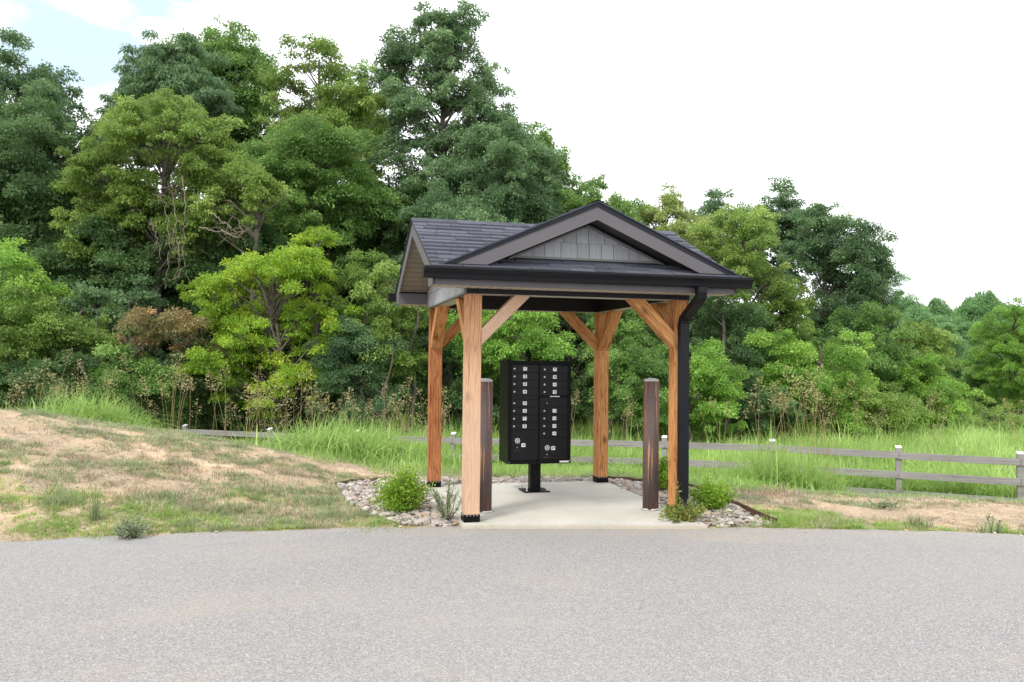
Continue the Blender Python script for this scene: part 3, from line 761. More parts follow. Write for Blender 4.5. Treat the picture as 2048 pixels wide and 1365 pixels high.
MB().box((pc - 0.062, 0.16, 0.011), (pc + 0.062, 0.284, MBZ), 0.005).build('pedestal', M['black'], mbx)
bp = MB().box((pc - 0.16, 0.075, 0.001), (pc + 0.16, 0.375, 0.013), 0.002).build('base_plate', M['black'], mbx)
for dx in (-0.125, 0.125):
    for y in (0.105, 0.345):
        b = MB(); b.cyl((pc + dx, y, 0.0135), (pc + dx, y, 0.065), 0.006, seg=10); b.cyl((pc + dx, y, 0.0135), (pc + dx, y, 0.028), 0.012, seg=6)
        b.build('anchor_bolt', M['steel'], bp)

# ------------------------------------------------------------ bollards
def bollard(x, y, label, r=0.084, h=1.385):
    o = empty('bollard', (x, y, 0)); tag(o, label, 'bollard', 'steel bollards on the pad')
    MB().cyl((0, 0, 0.01), (0, 0, h - 0.02), r, seg=40).build('pipe', M['rust'], o)
    b = MB()
    pr = [(r * 1.0, h - 0.0195), (r * 0.98, h - 0.008), (r * 0.8, h + 0.006), (r * 0.4, h + 0.014)]
    for i in range(3): b.cyl((0, 0, pr[i][1]), (0, 0, pr[i + 1][1]), pr[i][0], pr[i + 1][0], seg=36, cap=(i == 2))
    b.build('concrete_cap', M['capc'], o)
    b = MB(); b.cyl((0, 0, 0.001), (0, 0, 0.022), r + 0.012, r + 0.002, seg=30); 
    for v in b.bm.verts: v.co.x *= 1 + 0.1 * math.sin(v.co.y * 90); v.co.y *= 1 + 0.1 * math.sin(v.co.x * 70)
    b.build('grout_collar', M['capc'], o)
bollard(1.491, 8.83, 'rusty steel bollard with pale cap standing alone beside the downspout')
bollard(-0.277, 8.60, 'rusty steel bollard half hidden behind the pale front post', h=1.37)

# ------------------------------------------------------------ fence
fn = empty('board_fence', (10.0, 16.3, -0.9)); tag(fn, 'weathered grey board fence with three rails running behind the shelter', 'fence')
rail_px = [(12.45, 15.5, -0.10), (10.014, 16.3, -0.108), (7.998, 17.1, -0.091), (5.682, 18.0, -0.064), (3.483, 18.8, -0.081), (1.05, 19.55, -0.12), (-1.411, 20.3, -0.177), (-3.9, 21.05, -0.2), (-6.346, 21.8, -0.234), (-8.861, 22.5, -0.22), (-11.3, 23.2, -0.2)]
fo = Vector((10.0, 16.3, -0.9))
for (x, y, zt) in rail_px:
    g0 = min(gzf(x, y), zt - 1.0) - 0.15
    b = MB(); b.box((-0.055, -0.055, g0 - zt), (0.055, 0.055, -0.035), 0.004)
    p = b.build('fence_post', M['fence'], fn, loc=Vector((x, y, zt)) - fo, rot=(0, 0, -0.31))
    MB().prism([(-0.057, -0.057, -0.0345), (0.057, -0.057, -0.0345), (0.057, 0.057, 0.0), (-0.057, 0.057, 0.0)], (0, 0, 0.012)).build('post_top', M['posttop'], p)
for i in range(len(rail_px) - 1):
    a = Vector(rail_px[i]); b_ = Vector(rail_px[i + 1]); d = b_ - a; ln = d.length; ang = math.atan2(d.y, d.x)
    for r_, dz in enumerate((-0.115, -0.50, -0.89)):
        t0 = random.uniform(-0.012, 0.012)
        o = MB().box((0.003, -0.013, -0.14), (ln - 0.003, 0.013, 0.0), 0.003).build('rail', M['fence'], fn)
        # rails are nailed on the road side of the posts
        nrm = Vector((-math.sin(ang), math.cos(ang), 0)); nrm = nrm if nrm.y < 0 else -nrm
        o.location = a + Vector((0, 0, dz + t0)) + nrm * 0.07 - fo
        o.rotation_euler = (0, -math.asin(d.z / ln), ang)

# ------------------------------------------------------------ stones, edging
BED = [(-0.50, 8.05), (-1.05, 8.06), (-1.5, 8.7), (-1.9, 9.5), (-2.15, 10.4), (-1.95, 11.0), (-1.1, 11.5), (0.2, 11.8), (1.4, 11.95), (1.95, 11.85), (2.3, 10.85), (2.36, 10.2), (2.52, 9.3), (2.62, 8.27), (1.72, 8.1)]
PADW = [w2(-0.03, -0.075)[:2], w2(2.29, -0.555)[:2], w2(2.38, D + 0.04)[:2], w2(-0.03, D + 0.04)[:2]]
def inside(poly, x, y):
    c = np.zeros(x.shape, bool); n = len(poly)
    for i in range(n):
        x1, y1 = poly[i]; x2, y2 = poly[(i + 1) % n]
        k_ = ((y1 > y) != (y2 > y)) & (x < (x2 - x1) * (y - y1) / (y2 - y1 + 1e-12) + x1); c ^= k_
    return c
bmi = bmesh.new(); bmesh.ops.create_icosphere(bmi, subdivisions=2, radius=1.0)
IV = np.array([v.co[:] for v in bmi.verts]); IF = np.array([[v.index for v in f.verts] for f in bmi.faces]); bmi.free()
rng = np.random.default_rng(12)
def stone_shape(rg, sx, sy, sz):
    v = IV.copy(); n1 = rg.normal(size=(8, 3)); n1 /= np.linalg.norm(n1, axis=1)[:, None]
    for q in n1:                              # knock flats off the pebble
        d = v @ q; lim = rg.uniform(0.4, 0.85); v = v - np.maximum(d - lim, 0)[:, None] * q
    v = v * (1 + rg.normal(scale=0.03, size=(len(v), 1)))
    v *= (sx, sy, sz); a = rg.uniform(0, 6.28); t = rg.uniform(-0.4, 0.4)
    ca, sa = math.cos(a), math.sin(a); ct, st = math.cos(t), math.sin(t)
    v = np.stack([v[:, 0], v[:, 1] * ct - v[:, 2] * st, v[:, 1] * st + v[:, 2] * ct], -1)
    return np.stack([v[:, 0] * ca - v[:, 1] * sa, v[:, 0] * sa + v[:, 1] * ca, v[:, 2]], -1)
xx = rng.uniform(-2.3, 2.8, 13000); yy = rng.uniform(8.0, 12.0, 13000)
ok = inside(BED, xx, yy) & ~inside(PADW, xx, yy) & (yy > road_y(xx) + 0.02); xx = xx[ok]; yy = yy[ok]
Vs = []; Fs = []; Ts = []; o_ = 0
for i in range(len(xx)):
    r = rng.uniform(0.018, 0.034) * (1 + 0.9 * (rng.random() < .12)); v = stone_shape(rng, r * rng.uniform(0.9, 1.5), r, r * rng.uniform(0.5, 0.8))
    v += (xx[i], yy[i], gzf(xx[i], yy[i]) + rng.uniform(0.0, 0.035)); Vs.append(v); Fs.append(IF + o_); o_ += len(v); Ts.append(np.full(len(v), rng.uniform()))
tag(link('river_rock', npmesh('river_rock', np.concatenate(Vs), np.concatenate(Fs), np.concatenate(Ts), False), M['stone']), 'bed of pale river rock around the concrete pad', 'river rock', kind='stuff')
big = [(-0.70, 8.17, .095, 'largest pale flat stone at the road edge by the left shrub'), (-0.88, 8.20, .09, None), (-0.55, 8.22, .075, None), (-1.0, 8.33, .085, None), (-0.74, 8.42, .07, None), (-0.56, 8.42, .065, None),
       (-1.2, 8.55, .08, None), (-0.86, 8.60, .07, None), (2.30, 8.35, .09, None), (2.42, 8.6, .07, None), (2.12, 8.4, .08, None), (2.0, 8.7, .075, None), (2.5, 8.33, .075, None), (2.25, 8.9, .07, None)]
for (x, y, r, lab) in big:
    v = stone_shape(rng, r * 1.1, r * 0.8, r * 0.5)
    o = link('boulder', npmesh('boulder', v, IF, np.full(len(v), rng.uniform(0.3, 0.75))), M['stone'], loc=(x, y, gzf(x, y) + r * 0.22))
    tag(o, lab or ('pale angular stone among the river rock beside the left shrub' if x < 0 else 'pale angular stone among the river rock beside the right shrub'), 'stone', 'larger stones left of the pad' if x < 0 else 'larger stones right of the pad')
def edging(pts, label, top=0.05):
    b = MB(); P = [Vector((x, y, 0)) for x, y in pts]; L_ = []; R_ = []
    for i, p in enumerate(P):
        d = (P[min(i + 1, len(P) - 1)] - P[max(0, i - 1)]).normalized(); n_ = Vector((-d.y, d.x, 0)) * 0.004
        z = gzf(p.x, p.y); L_.append((p + n_, z)); R_.append((p - n_, z))
    bm = b.bm; rings = []
    for (l, z), (r, _) in zip(L_, R_): rings.append([bm.verts.new((l.x, l.y, z - 0.05)), bm.verts.new((l.x, l.y, z + top)), bm.verts.new((r.x, r.y, z + top)), bm.verts.new((r.x, r.y, z - 0.05))])
    for i in range(len(rings) - 1):
        for j in range(4): bm.faces.new([rings[i][j], rings[i][(j + 1) % 4], rings[i + 1][(j + 1) % 4], rings[i + 1][j]])
    bm.faces.new(rings[0]); bm.faces.new(rings[-1][::-1])
    tag(b.build('bed_edging', M['edging']), label, 'edging')
def dens(pts, n=6):
    r = []
    for i in range(len(pts) - 1):
        for t in range(n): r.append(tuple(pts[i][k_] + (pts[i + 1][k_] - pts[i][k_]) * t / n for k_ in (0, 1)))
    return r + [pts[-1]]
edging(dens([(2.66, 8.27), (2.60, 8.7), (2.54, 9.3), (2.44, 9.8), (2.36, 10.2), (2.33, 10.85), (2.0, 11.85), (1.4, 12.0)]), 'rusty steel strip edging the stones right of the shelter', 0.075)
edging(dens([(-2.2, 10.4), (-2.05, 10.95), (-1.75, 11.15)]), 'short rusty steel strip edging the stones left of the shelter', 0.05)

# ------------------------------------------------------------ vegetation
def frames(dirs, rg):
    """unit side and normal vectors for each direction"""
    r = rg.normal(size=dirs.shape); s = np.cross(dirs, r); s /= np.linalg.norm(s, axis=1)[:, None] + 1e-9
    return s, np.cross(s, dirs)
def leaves(P, Dv, ln, wd, tint, rg, droop=0.0, flat=0.6):
    """rhombic, slightly folded leaves. P base points, Dv directions"""
    Dv = Dv / (np.linalg.norm(Dv, axis=1)[:, None] + 1e-9)
    n = len(P)
    # leaf normals lean to the sky, with scatter
    nr = rg.normal(size=(n, 3)) * (1 - flat) + np.array([0, 0, 1.0]) * flat
    s = np.cross(Dv, nr); s /= np.linalg.norm(s, axis=1)[:, None] + 1e-9; nn = np.cross(s, Dv)
    ln = ln[:, None]; wd = wd[:, None]
    a = P; m1 = P + Dv * ln * 0.45
    v0 = a; v1 = m1 + s * wd * 0.5 - nn * wd * 0.12; v2 = P + Dv * ln - np.array([0, 0, 1.0]) * ln * droop; v3 = m1 - s * wd * 0.5 - nn * wd * 0.12
    V = np.stack([v0, v1, v2, v3], 1).reshape(-1, 3); F = np.arange(4 * n).reshape(n, 4)
    return V, F, np.repeat(tint, 4)
NLEAF = 0
def unit(rg, n):
    v = rg.normal(size=(n, 3)); return v / np.linalg.norm(v, axis=1)[:, None]
def tube(path, radii, seg=7):
    P = np.asarray(path, float); n = len(P); Vv = []
    for i in range(n):
        d = P[min(i + 1, n - 1)] - P[max(i - 1, 0)]; d /= np.linalg.norm(d) + 1e-9
        t = np.cross(d, [0.3, 0.9, 0.1]); t /= np.linalg.norm(t) + 1e-9; b = np.cross(d, t)
        for k_ in range(seg):
            a = 2 * math.pi * k_ / seg; Vv.append(P[i] + radii[i] * (math.cos(a) * t + math.sin(a) * b))
    F = [[i * seg + k_, i * seg + (k_ + 1) % seg, (i + 1) * seg + (k_ + 1) % seg, (i + 1) * seg + k_] for i in range(n - 1) for k_ in range(seg)]
    return np.array(Vv), np.array(F)
class Acc:
    def __init__(s): s.V = []; s.F = []; s.T = []; s.o = 0
    def add(s, V, F, T=None):
        s.V.append(V); s.F.append(np.asarray(F) + s.o); s.o += len(V)
        s.T.append(T if T is not None else np.zeros(len(V)))
    def mesh(s, name, smooth=False): return npmesh(name, np.concatenate(s.V), np.concatenate(s.F), np.concatenate(s.T), smooth)

def make_tree(name, label, cat, x, y, z0, ztop, zbot, hw, hd, mat, seed, leaf=0.13, lobes=None, sparse=1.0, trunk=0.16, group=None, shape='round', asp=1.9, drop=0.12, multi=1, dens_=1.0, lr=None, more=()):
    """crown envelope: centre x,y, from zbot to ztop, half width hw, half depth hd; more = further envelopes (dx, ztop, zbot, hw). trunk from z0."""
    rg = np.random.default_rng(seed); H = ztop - zbot; zc = (ztop + zbot) / 2
    cen = []; rad = []
    for (ox, zt_, zb_, w_) in [(0.0, ztop, zbot, hw)] + list(more):
        h_ = zt_ - zb_; oc = np.array([ox, 0, (zt_ + zb_) / 2 - zc])
        nl = (lobes if lobes else int(13 + 6 * w_ * h_ / 6)) if w_ == hw else int(5 + 6 * w_ * h_ / 6)
        r0 = lr if lr else 0.26 * min(w_, h_ / 2) + 0.22
        tries = 0; mine = []
        while len(mine) < nl and tries < 3000:
            tries += 1
            u = unit(rg, 1)[0]; p = u * rg.uniform(0.2, 1.0) ** 0.42; t = p[2]
            if shape == 'cone': wf = max(0.12, 0.5 * (1 - t)) ** 0.8
            elif shape == 'oval': wf = 1.0 - 0.25 * max(t, 0)
            else: wf = 1.0
            r = r0 * rg.uniform(0.55, 1.3)
            q = np.array([p[0] * wf * max(w_ - r * 0.55, 0.1), p[1] * wf * max(min(hd, w_) - r * 0.6, 0.1), t * max(h_ / 2 - r * 0.6, 0.1)])
            if shape == 'dome' and t < 0: q[:2] /= max(0.4, math.sqrt(1 - min(t * t, 0.84)))
            q = q + oc
            if cen and np.min(np.linalg.norm(np.array(cen) - q, axis=1)) < r * 0.6: continue
            cen.append(q); rad.append(r); mine.append(1)
    cen = np.array(cen); rad = np.array(rad)
    A = Acc(); area = leaf * leaf / asp * 0.5
    for c, r in zip(cen, rad):
        lt = rg.uniform(0.22, 0.68)
        # sprays: leafy branch ends over the lobe, each flattened and hanging a little at its rim
        ns = max(3, int((5 + 9 * (r / 0.8) ** 2) * sparse ** 0.8)); r_ = r * 1.12; sd = unit(rg, ns); sd[:, 2] = sd[:, 2] * 0.85 + 0.2
        oc = c / (np.linalg.norm(c) + 1e-6); sd = sd + oc * 0.3; sd /= np.linalg.norm(sd, axis=1)[:, None]
        sr = r * 0.55 * rg.uniform(0.25, 1.0, ns) ** 1.3 + 0.11; anis = rg.uniform(0.9, 1.6, ns); azs = rg.uniform(0, 6.28, ns)
        sc = c + sd * (r_ * rg.uniform(0.45, 1.12, ns))[:, None] + rg.normal(scale=0.22 * r, size=(ns, 3))
        nlf = np.maximum(20, (sparse ** 0.2 * dens_ * 1.9 * math.pi * sr * sr / area).astype(int))
        stint = np.clip(lt + rg.normal(scale=0.12, size=ns), 0.05, 0.9)
        rep = np.repeat(np.arange(ns), nlf); n = len(rep)
        g = rg.normal(size=(n, 3)); g /= np.linalg.norm(g, axis=1)[:, None]; g *= rg.uniform(0, 1, n)[:, None] ** 0.55
        lx = g[:, 0] * anis[rep] * sr[rep]; ly_ = g[:, 1] / anis[rep] ** .5 * sr[rep]; ca, sa = np.cos(azs[rep]), np.sin(azs[rep])
        off = np.stack([lx * ca - ly_ * sa, lx * sa + ly_ * ca, g[:, 2] * sr[rep] * 0.5], -1)
        rad_h = np.hypot(off[:, 0], off[:, 1]) / (sr[rep] + 1e-6)
        P = sc[rep] + off; P[:, 2] -= 0.32 * sr[rep] * rad_h ** 2
        stray = rg.random(n) < 0.06; P[stray] += rg.normal(scale=leaf * 0.8, size=(stray.sum(), 3))
        Dv = off / (np.linalg.norm(off, axis=1)[:, None] + 1e-6) * 0.8 + sd[rep] * 0.35 + rg.normal(scale=0.6, size=(n, 3)); Dv[:, 2] -= 0.25 + drop
        L_ = leaf * rg.uniform(0.65, 1.25, n)
        V, F, T = leaves(P, Dv, L_, L_ / asp, np.clip(stint[rep] + rg.normal(scale=0.09, size=n), 0, 1), rg, drop, 0.5)
        A.add(V, F, T)
    global NLEAF; NLEAF += sum(len(f) for f in A.F)
    root = empty(name, (x, y, z0)); tag(root, label, cat, group)
    oz = zc - z0
    me = A.mesh('crown'); cr_ = link('crown', me, M['l_' + mat], root, loc=(0, 0, oz))
    # trunk and limbs
    B = Acc(); top = np.array([0, 0, oz + H * 0.28])
    stems = []
    for s_i in range(multi):
        bx, by = (0, 0) if multi == 1 else rg.normal(scale=0.25, size=2)
        n_ = 9; zz = np.linspace(-0.2, top[2], n_)
        wob = np.cumsum(rg.normal(scale=0.07, size=(n_, 2)), 0) * (1 if multi == 1 else 1.6)
        path = np.stack([bx + wob[:, 0] + bx * 1.5 * np.linspace(0, 1, n_), by + wob[:, 1], zz], -1)
        rr = trunk * (1 - 0.72 * np.linspace(0, 1, n_)); rr[0] *= 1.35
        B.add(*tube(path, rr)); stems.append(path)
    for c, r in zip(cen, rad):
        st = stems[rg.integers(len(stems))]; tgt = c + np.array([0, 0, oz])
        hz = np.clip(tgt[2] - np.linalg.norm(tgt[:2]) * rg.uniform(0.5, 1.1) - 0.3, st[0, 2] + 0.4 * (oz - H / 2) + 0.3, st[-1, 2])
        i_ = np.interp(hz, st[:, 2], np.arange(len(st))); j = int(min(i_, len(st) - 2)); f_ = i_ - j
        s0 = st[j] * (1 - f_) + st[j + 1] * f_
        mid = (s0 + tgt) / 2 + np.array([0, 0, 0.12 * r]) + rg.normal(scale=0.22, size=3)
        q = min(trunk * 0.30, 0.045)
        B.add(*tube([s0, mid, tgt, tgt + (tgt - mid) * 0.35], [q, q * 0.6, q * 0.3, q * 0.1], 5))
        for _ in range(3):
            e = tgt + unit(rg, 1)[0] * r * 0.8; B.add(*tube([mid * 0.4 + tgt * 0.6, (tgt + e) / 2, e], [q * 0.3, q * 0.2, q * 0.08], 4))
    link('trunk', B.mesh('trunk', True), M['bark'], root)
    return root
def px(xp, yp, Y):
    """a point at depth Y metres seen at photo pixel (2048 wide)"""
    d = fv + cr * ((xp - 1024) / FPX) + cu * ((682.5 - yp) / FPX); t = Y / d.y
    return d.x * t, Y, CH + d.z * t

TREES = [
 # name, label, category, cx, top, bottom, halfwidth(px), Y, material, leaf, shape, sparse, extra
 ('broadleaf_tree', 'tall dark tree at the far left edge with open ragged crown', 'tree', 50, 75, 430, 90, 34, 'blue', .17, 'oval', .6, dict(more=((125, 190, 440, 45), (0, 120, 400, 60)))),
 ('broadleaf_tree', 'dark green crown below the tall tree at the left edge', 'tree', 95, 235, 600, 130, 30, 'dark', .15, 'round', 1, {}),
 ('broadleaf_tree', 'blue green long-leaved tree rising behind the vine-hung tree', 'tree', 335, 62, 330, 90, 36, 'blue', .18, 'oval', 1, dict(asp=2.8, drop=.4, more=((250, 150, 330, 45), (400, 110, 400, 80)))),
 ('broadleaf_tree', 'light green airy tree topping the wood right of the blue green tree', 'tree', 455, 42, 420, 110, 41, 'mid', .18, 'oval', .62, {}),
 ('broadleaf_tree', 'olive crowned tree with sky gaps left of the tallest oak', 'tree', 635, 68, 330, 80, 35, 'olive', .16, 'oval', .7, dict(more=((720, 160, 400, 75), (570, 130, 330, 50)))),
 ('broadleaf_tree', 'slim green treetop peeking out just left of the tallest oak', 'tree', 735, 85, 400, 58, 43, 'mid', .18, 'cone', .8, {}),
 ('oak_tree', 'tallest oak of the wood with open top reaching the upper frame', 'tree', 890, 60, 430, 95, 34, 'blue', .15, 'round', .74, dict(trunk=.20, lr=.62, more=((885, 90, 230, 62), (905, 180, 330, 75), (868, -25, 110, 48), (925, -12, 120, 45), (798, 55, 190, 45), (965, 85, 260, 50), (820, 180, 400, 75), (985, 190, 380, 60)))),
 ('broadleaf_tree', 'broad dark green tree filling the slope right of the tallest oak', 'tree', 985, 225, 560, 105, 32, 'blue', .14, 'dome', .9, dict(trunk=.2, more=((1060, 260, 460, 70), (910, 300, 520, 70)))),
 ('broadleaf_tree', 'rounded green tree above the left roof slope of the shelter', 'tree', 1085, 250, 620, 75, 36, 'mid', .15, 'oval', .9, dict(more=((1120, 300, 560, 60), (1040, 240, 520, 60)))),
 ('broadleaf_tree', 'low rounded tree behind the peak of the shelter roof', 'tree', 1180, 345, 640, 80, 35, 'mid', .14, 'round', 1.0, dict(lr=.62, lobes=40, more=((1120, 330, 560, 50), (1235, 365, 600, 50), (1150, 350, 600, 45)))),
 ('broadleaf_tree', 'dense mid green tree in the middle of the wood below the olive crown', 'tree', 640, 235, 600, 130, 32, 'mid', .14, 'dome', .9, dict(trunk=.2)),
 ('broadleaf_tree', 'dark tree with see-through gaps left of the shelter roof', 'tree', 790, 290, 640, 100, 34, 'dark', .14, 'oval', .75, dict(trunk=.2)),
 ('broadleaf_tree', 'dark leafy tree behind the left eave of the shelter', 'tree', 905, 385, 760, 120, 30, 'blue', .13, 'dome', .9, {}),
 ('vine_hung_tree', 'spreading olive green tree hung with bare grey vines', 'tree', 330, 190, 380, 130, 28, 'olive', .12, 'round', .95, dict(trunk=.22, lr=.6, more=((235, 270, 480, 85), (430, 235, 420, 80), (300, 330, 470, 90), (420, 360, 520, 70), (215, 400, 560, 60)))),
 ('broadleaf_tree', 'yellow green bough spreading right of the vine-hung tree', 'tree', 500, 315, 480, 75, 27.5, 'olive', .12, 'dome', .9, {}),
 ('broadleaf_tree', 'dark shaded tree below the vine-hung crown', 'tree', 250, 400, 720, 130, 29, 'dark', .13, 'round', .9, {}),
 ('broadleaf_tree', 'dark shaded tree between the vine-hung tree and the bright yellow green tree', 'tree', 430, 390, 700, 110, 29.5, 'dark', .13, 'round', .9, {}),
 ('walnut_tree', 'bright yellow green walnut-like tree left of the shelter', 'tree', 545, 480, 700, 125, 24, 'yellow', .12, 'round', .9, dict(lr=.42, lobes=34, asp=2.5, more=((610, 425, 560, 65), (430, 525, 640, 60), (650, 560, 740, 65), (500, 620, 780, 90)))),
 ('walnut_tree', 'lower yellow green boughs under the bright tree left of the shelter', 'tree', 545, 590, 850, 120, 23.6, 'yellow', .115, 'round', .75, dict(lr=.42, asp=2.5, more=((630, 640, 800, 60), (470, 600, 740, 55)))),
 ('leafy_shrub', 'light green shrub tree between the bright tree and the shelter', 'shrub', 765, 500, 760, 85, 25, 'olive', .11, 'dome', .8, dict(multi=3, trunk=.07)),
 ('leafy_shrub', 'grey green shrub just left of the rear left post', 'shrub', 740, 640, 870, 80, 24, 'blue', .09, 'dome', .9, dict(multi=3, trunk=.07)),
 ('leafy_shrub', 'yellow green shrub at the far left edge above the mound', 'shrub', 25, 505, 720, 90, 25, 'fresh', .12, 'dome', .9, dict(multi=3, trunk=.08)),
 ('leafy_shrub', 'green shrub with slim dark stem over the left end of the mound', 'shrub', 95, 570, 800, 105, 24, 'olive', .11, 'dome', .75, dict(multi=3, trunk=.07)),
 ('dogwood_tree', 'rust tinged dogwood under the vine-hung tree', 'tree', 340, 612, 730, 92, 23.5, 'rust', .10, 'dome', .62, dict(multi=2, trunk=.06, lr=.38)),
 ('leafy_shrub', 'blue green thicket between the left shrubs and the dogwood', 'shrub', 210, 545, 780, 90, 26, 'blue', .12, 'round', .9, dict(multi=3, trunk=.07)),
 ('leafy_shrub', 'mid green shrub below the dogwood behind the tall grass', 'shrub', 265, 690, 850, 75, 23, 'mid', .10, 'dome', .8, dict(multi=3, trunk=.06)),
 ('leafy_shrub', 'dark leaved bush at the left edge behind the seeding grass', 'shrub', 60, 700, 860, 110, 23, 'dark', .10, 'dome', .9, dict(multi=3, trunk=.06)),
 ('leafy_shrub', 'dark bush low in the wood right of the dogwood', 'shrub', 420, 700, 880, 95, 26, 'dark', .11, 'round', .8, dict(multi=3, trunk=.06)),
 ('leafy_shrub', 'bright leafy shrub seen between the front left post and the mailboxes', 'shrub', 1010, 590, 780, 95, 25, 'fresh', .11, 'dome', .9, dict(multi=3, trunk=.06)),
 ('leafy_shrub', 'dark shrub low behind the mailboxes', 'shrub', 930, 690, 880, 105, 27, 'dark', .11, 'round', .9, dict(multi=3, trunk=.06)),
 ('broadleaf_tree', 'dark tree with bare grey twigs seen right of the mailboxes', 'tree', 1140, 540, 860, 90, 30, 'dark', .11, 'round', .7, dict(trunk=.12)),
 ('leafy_shrub', 'leafy green bush behind the upright right bollard', 'shrub', 1255, 690, 880, 75, 25, 'mid', .10, 'dome', .9, dict(multi=3, trunk=.06)),
 ('broadleaf_tree', 'mid green tree seen through the right bay of the shelter', 'tree', 1280, 560, 800, 85, 28, 'mid', .11, 'round', .85, dict(trunk=.12)),
 ('broadleaf_tree', 'pale olive tree with feathery top right of the roof peak', 'tree', 1325, 382, 700, 80, 36, 'pale', .14, 'dome', .75, dict(more=((1280, 400, 600, 50), (1380, 410, 600, 50)))),
 ('broadleaf_tree', 'dark green tree with blue cast behind the pale olive tree', 'tree', 1445, 378, 600, 60, 41, 'blue', .16, 'oval', .8, dict(more=((1400, 400, 600, 45), (1490, 395, 600, 45)))),
 ('broadleaf_tree', 'yellow green tree standing over the right gutter end', 'tree', 1480, 402, 560, 75, 33, 'olive', .13, 'round', .8, dict(trunk=.16, more=((1560, 500, 690, 60), (1500, 520, 700, 75), (1590, 560, 690, 40)))),
 ('broadleaf_tree', 'tallest dark pointed treetop in the right half of the wood', 'tree', 1560, 350, 620, 50, 40, 'blue', .16, 'oval', .75, dict(more=((1605, 395, 600, 50), (1530, 390, 600, 40)))),
 ('broadleaf_tree', 'dark rounded tree on the right shoulder of the wood', 'tree', 1665, 418, 720, 85, 37, 'blue', .14, 'dome', .9, dict(trunk=.2, more=((1620, 410, 560, 50), (1705, 470, 700, 65), (1740, 560, 720, 50)))),
 ('broadleaf_tree', 'dark green tree just right of the downspout', 'tree', 1440, 560, 860, 95, 29, 'dark', .12, 'dome', .95, {}),
 ('leafy_shrub', 'round leafy shrub beside the downspout behind the fence', 'shrub', 1400, 680, 880, 60, 25, 'fresh', .10, 'dome', .8, dict(multi=3, trunk=.06)),
 ('broadleaf_tree', 'bright mid green bushy tree in the middle of the right wood edge', 'tree', 1630, 642, 880, 100, 28, 'fresh', .11, 'dome', .95, {}),
 ('broadleaf_tree', 'dark green tree tucked behind the bright bushy tree', 'tree', 1735, 590, 860, 75, 33, 'mid', .13, 'dome', .95, {}),
 ('broadleaf_tree', 'small green tree at the right end of the wood edge', 'tree', 1850, 700, 870, 75, 32, 'fresh', .12, 'dome', .95, {}),
 ('pine_tree', 'feathery pine poking out of the right shoulder of the wood', 'tree', 1772, 505, 680, 32, 38, 'pine', .17, 'cone', .6, dict(asp=6)),
 ('broadleaf_tree', 'olive tinged tree sloping down to the right end of the wood', 'tree', 1800, 610, 840, 75, 42, 'olive', .16, 'dome', .9, {}),
 ('pine_tree', 'light green young pine left of the tall right edge pine', 'tree', 1965, 670, 870, 55, 46, 'mid', .15, 'cone', .9, dict(asp=4, lr=.55, lobes=34)),
 ('pine_tree', 'slender pale pine between the small green tree and the young pine', 'tree', 1895, 625, 860, 60, 50, 'pine', .16, 'cone', .9, dict(asp=4, lr=.6, lobes=34)),
 ('pine_tree', 'tall full pine at the right edge of the photo', 'tree', 2040, 598, 870, 80, 42, 'fresh', .14, 'oval', .8, dict(asp=4, lr=.5, lobes=60, more=((2035, 590, 700, 40),))),
 # low growth that closes the foot of the wood
 ('leafy_shrub', 'dark low bush under the yellow green tree by the fence', 'shrub', 620, 740, 900, 110, 26, 'dark', .11, 'round', .9, dict(multi=3, trunk=.05)),
 ('leafy_shrub', 'dark bush at the foot of the wood right of the downspout', 'shrub', 1500, 730, 900, 80, 27, 'dark', .11, 'round', .9, dict(multi=3, trunk=.05)),
 ('leafy_shrub', 'olive bush low between the two green trees at the right wood end', 'shrub', 1740, 760, 890, 70, 28, 'olive', .10, 'round', .9, dict(multi=3, trunk=.05)),
 ('leafy_shrub', 'brownish low bush under the young pines on the right', 'shrub', 1960, 800, 890, 85, 31, 'olive', .11, 'round', .8, dict(multi=3, trunk=.05)),
]
DENS = 1.0; WID = 1.2
for i, (nm, lab, cat, cx, ty, by, hwp, Y, mat, leaf, shp, spr, ex) in enumerate(TREES):
    ex = dict(ex); mat = ex.pop('mat', mat)
    x, _, zt = px(cx, ty, Y); _, _, zb_ = px(cx, by, Y); hw = hwp * Y / FPX
    ex['more'] = [((a - cx) * Y / FPX, px(cx, b, Y)[2], px(cx, c, Y)[2], d * Y / FPX) for a, b, c, d in ex.get('more', ())]; hw *= WID
    make_tree(nm, lab, cat, x, Y, gzf(x, Y), zt, max(zb_, gzf(x, Y) + 0.05), hw, min(hw, 3.2) * 0.85 + 0.2, mat, 100 + i, leaf=leaf * .78, shape=shp, sparse=spr, dens_=DENS, group='trees and shrubs at the wood edge', **ex)
lot = MB(); lot.poly([(52, 78, -1.24), (96, 78, -1.24), (112, 112, -1.24), (58, 112, -1.24)])
tag(lot.build('gravel_lot', M['concrete']), kind='structure')
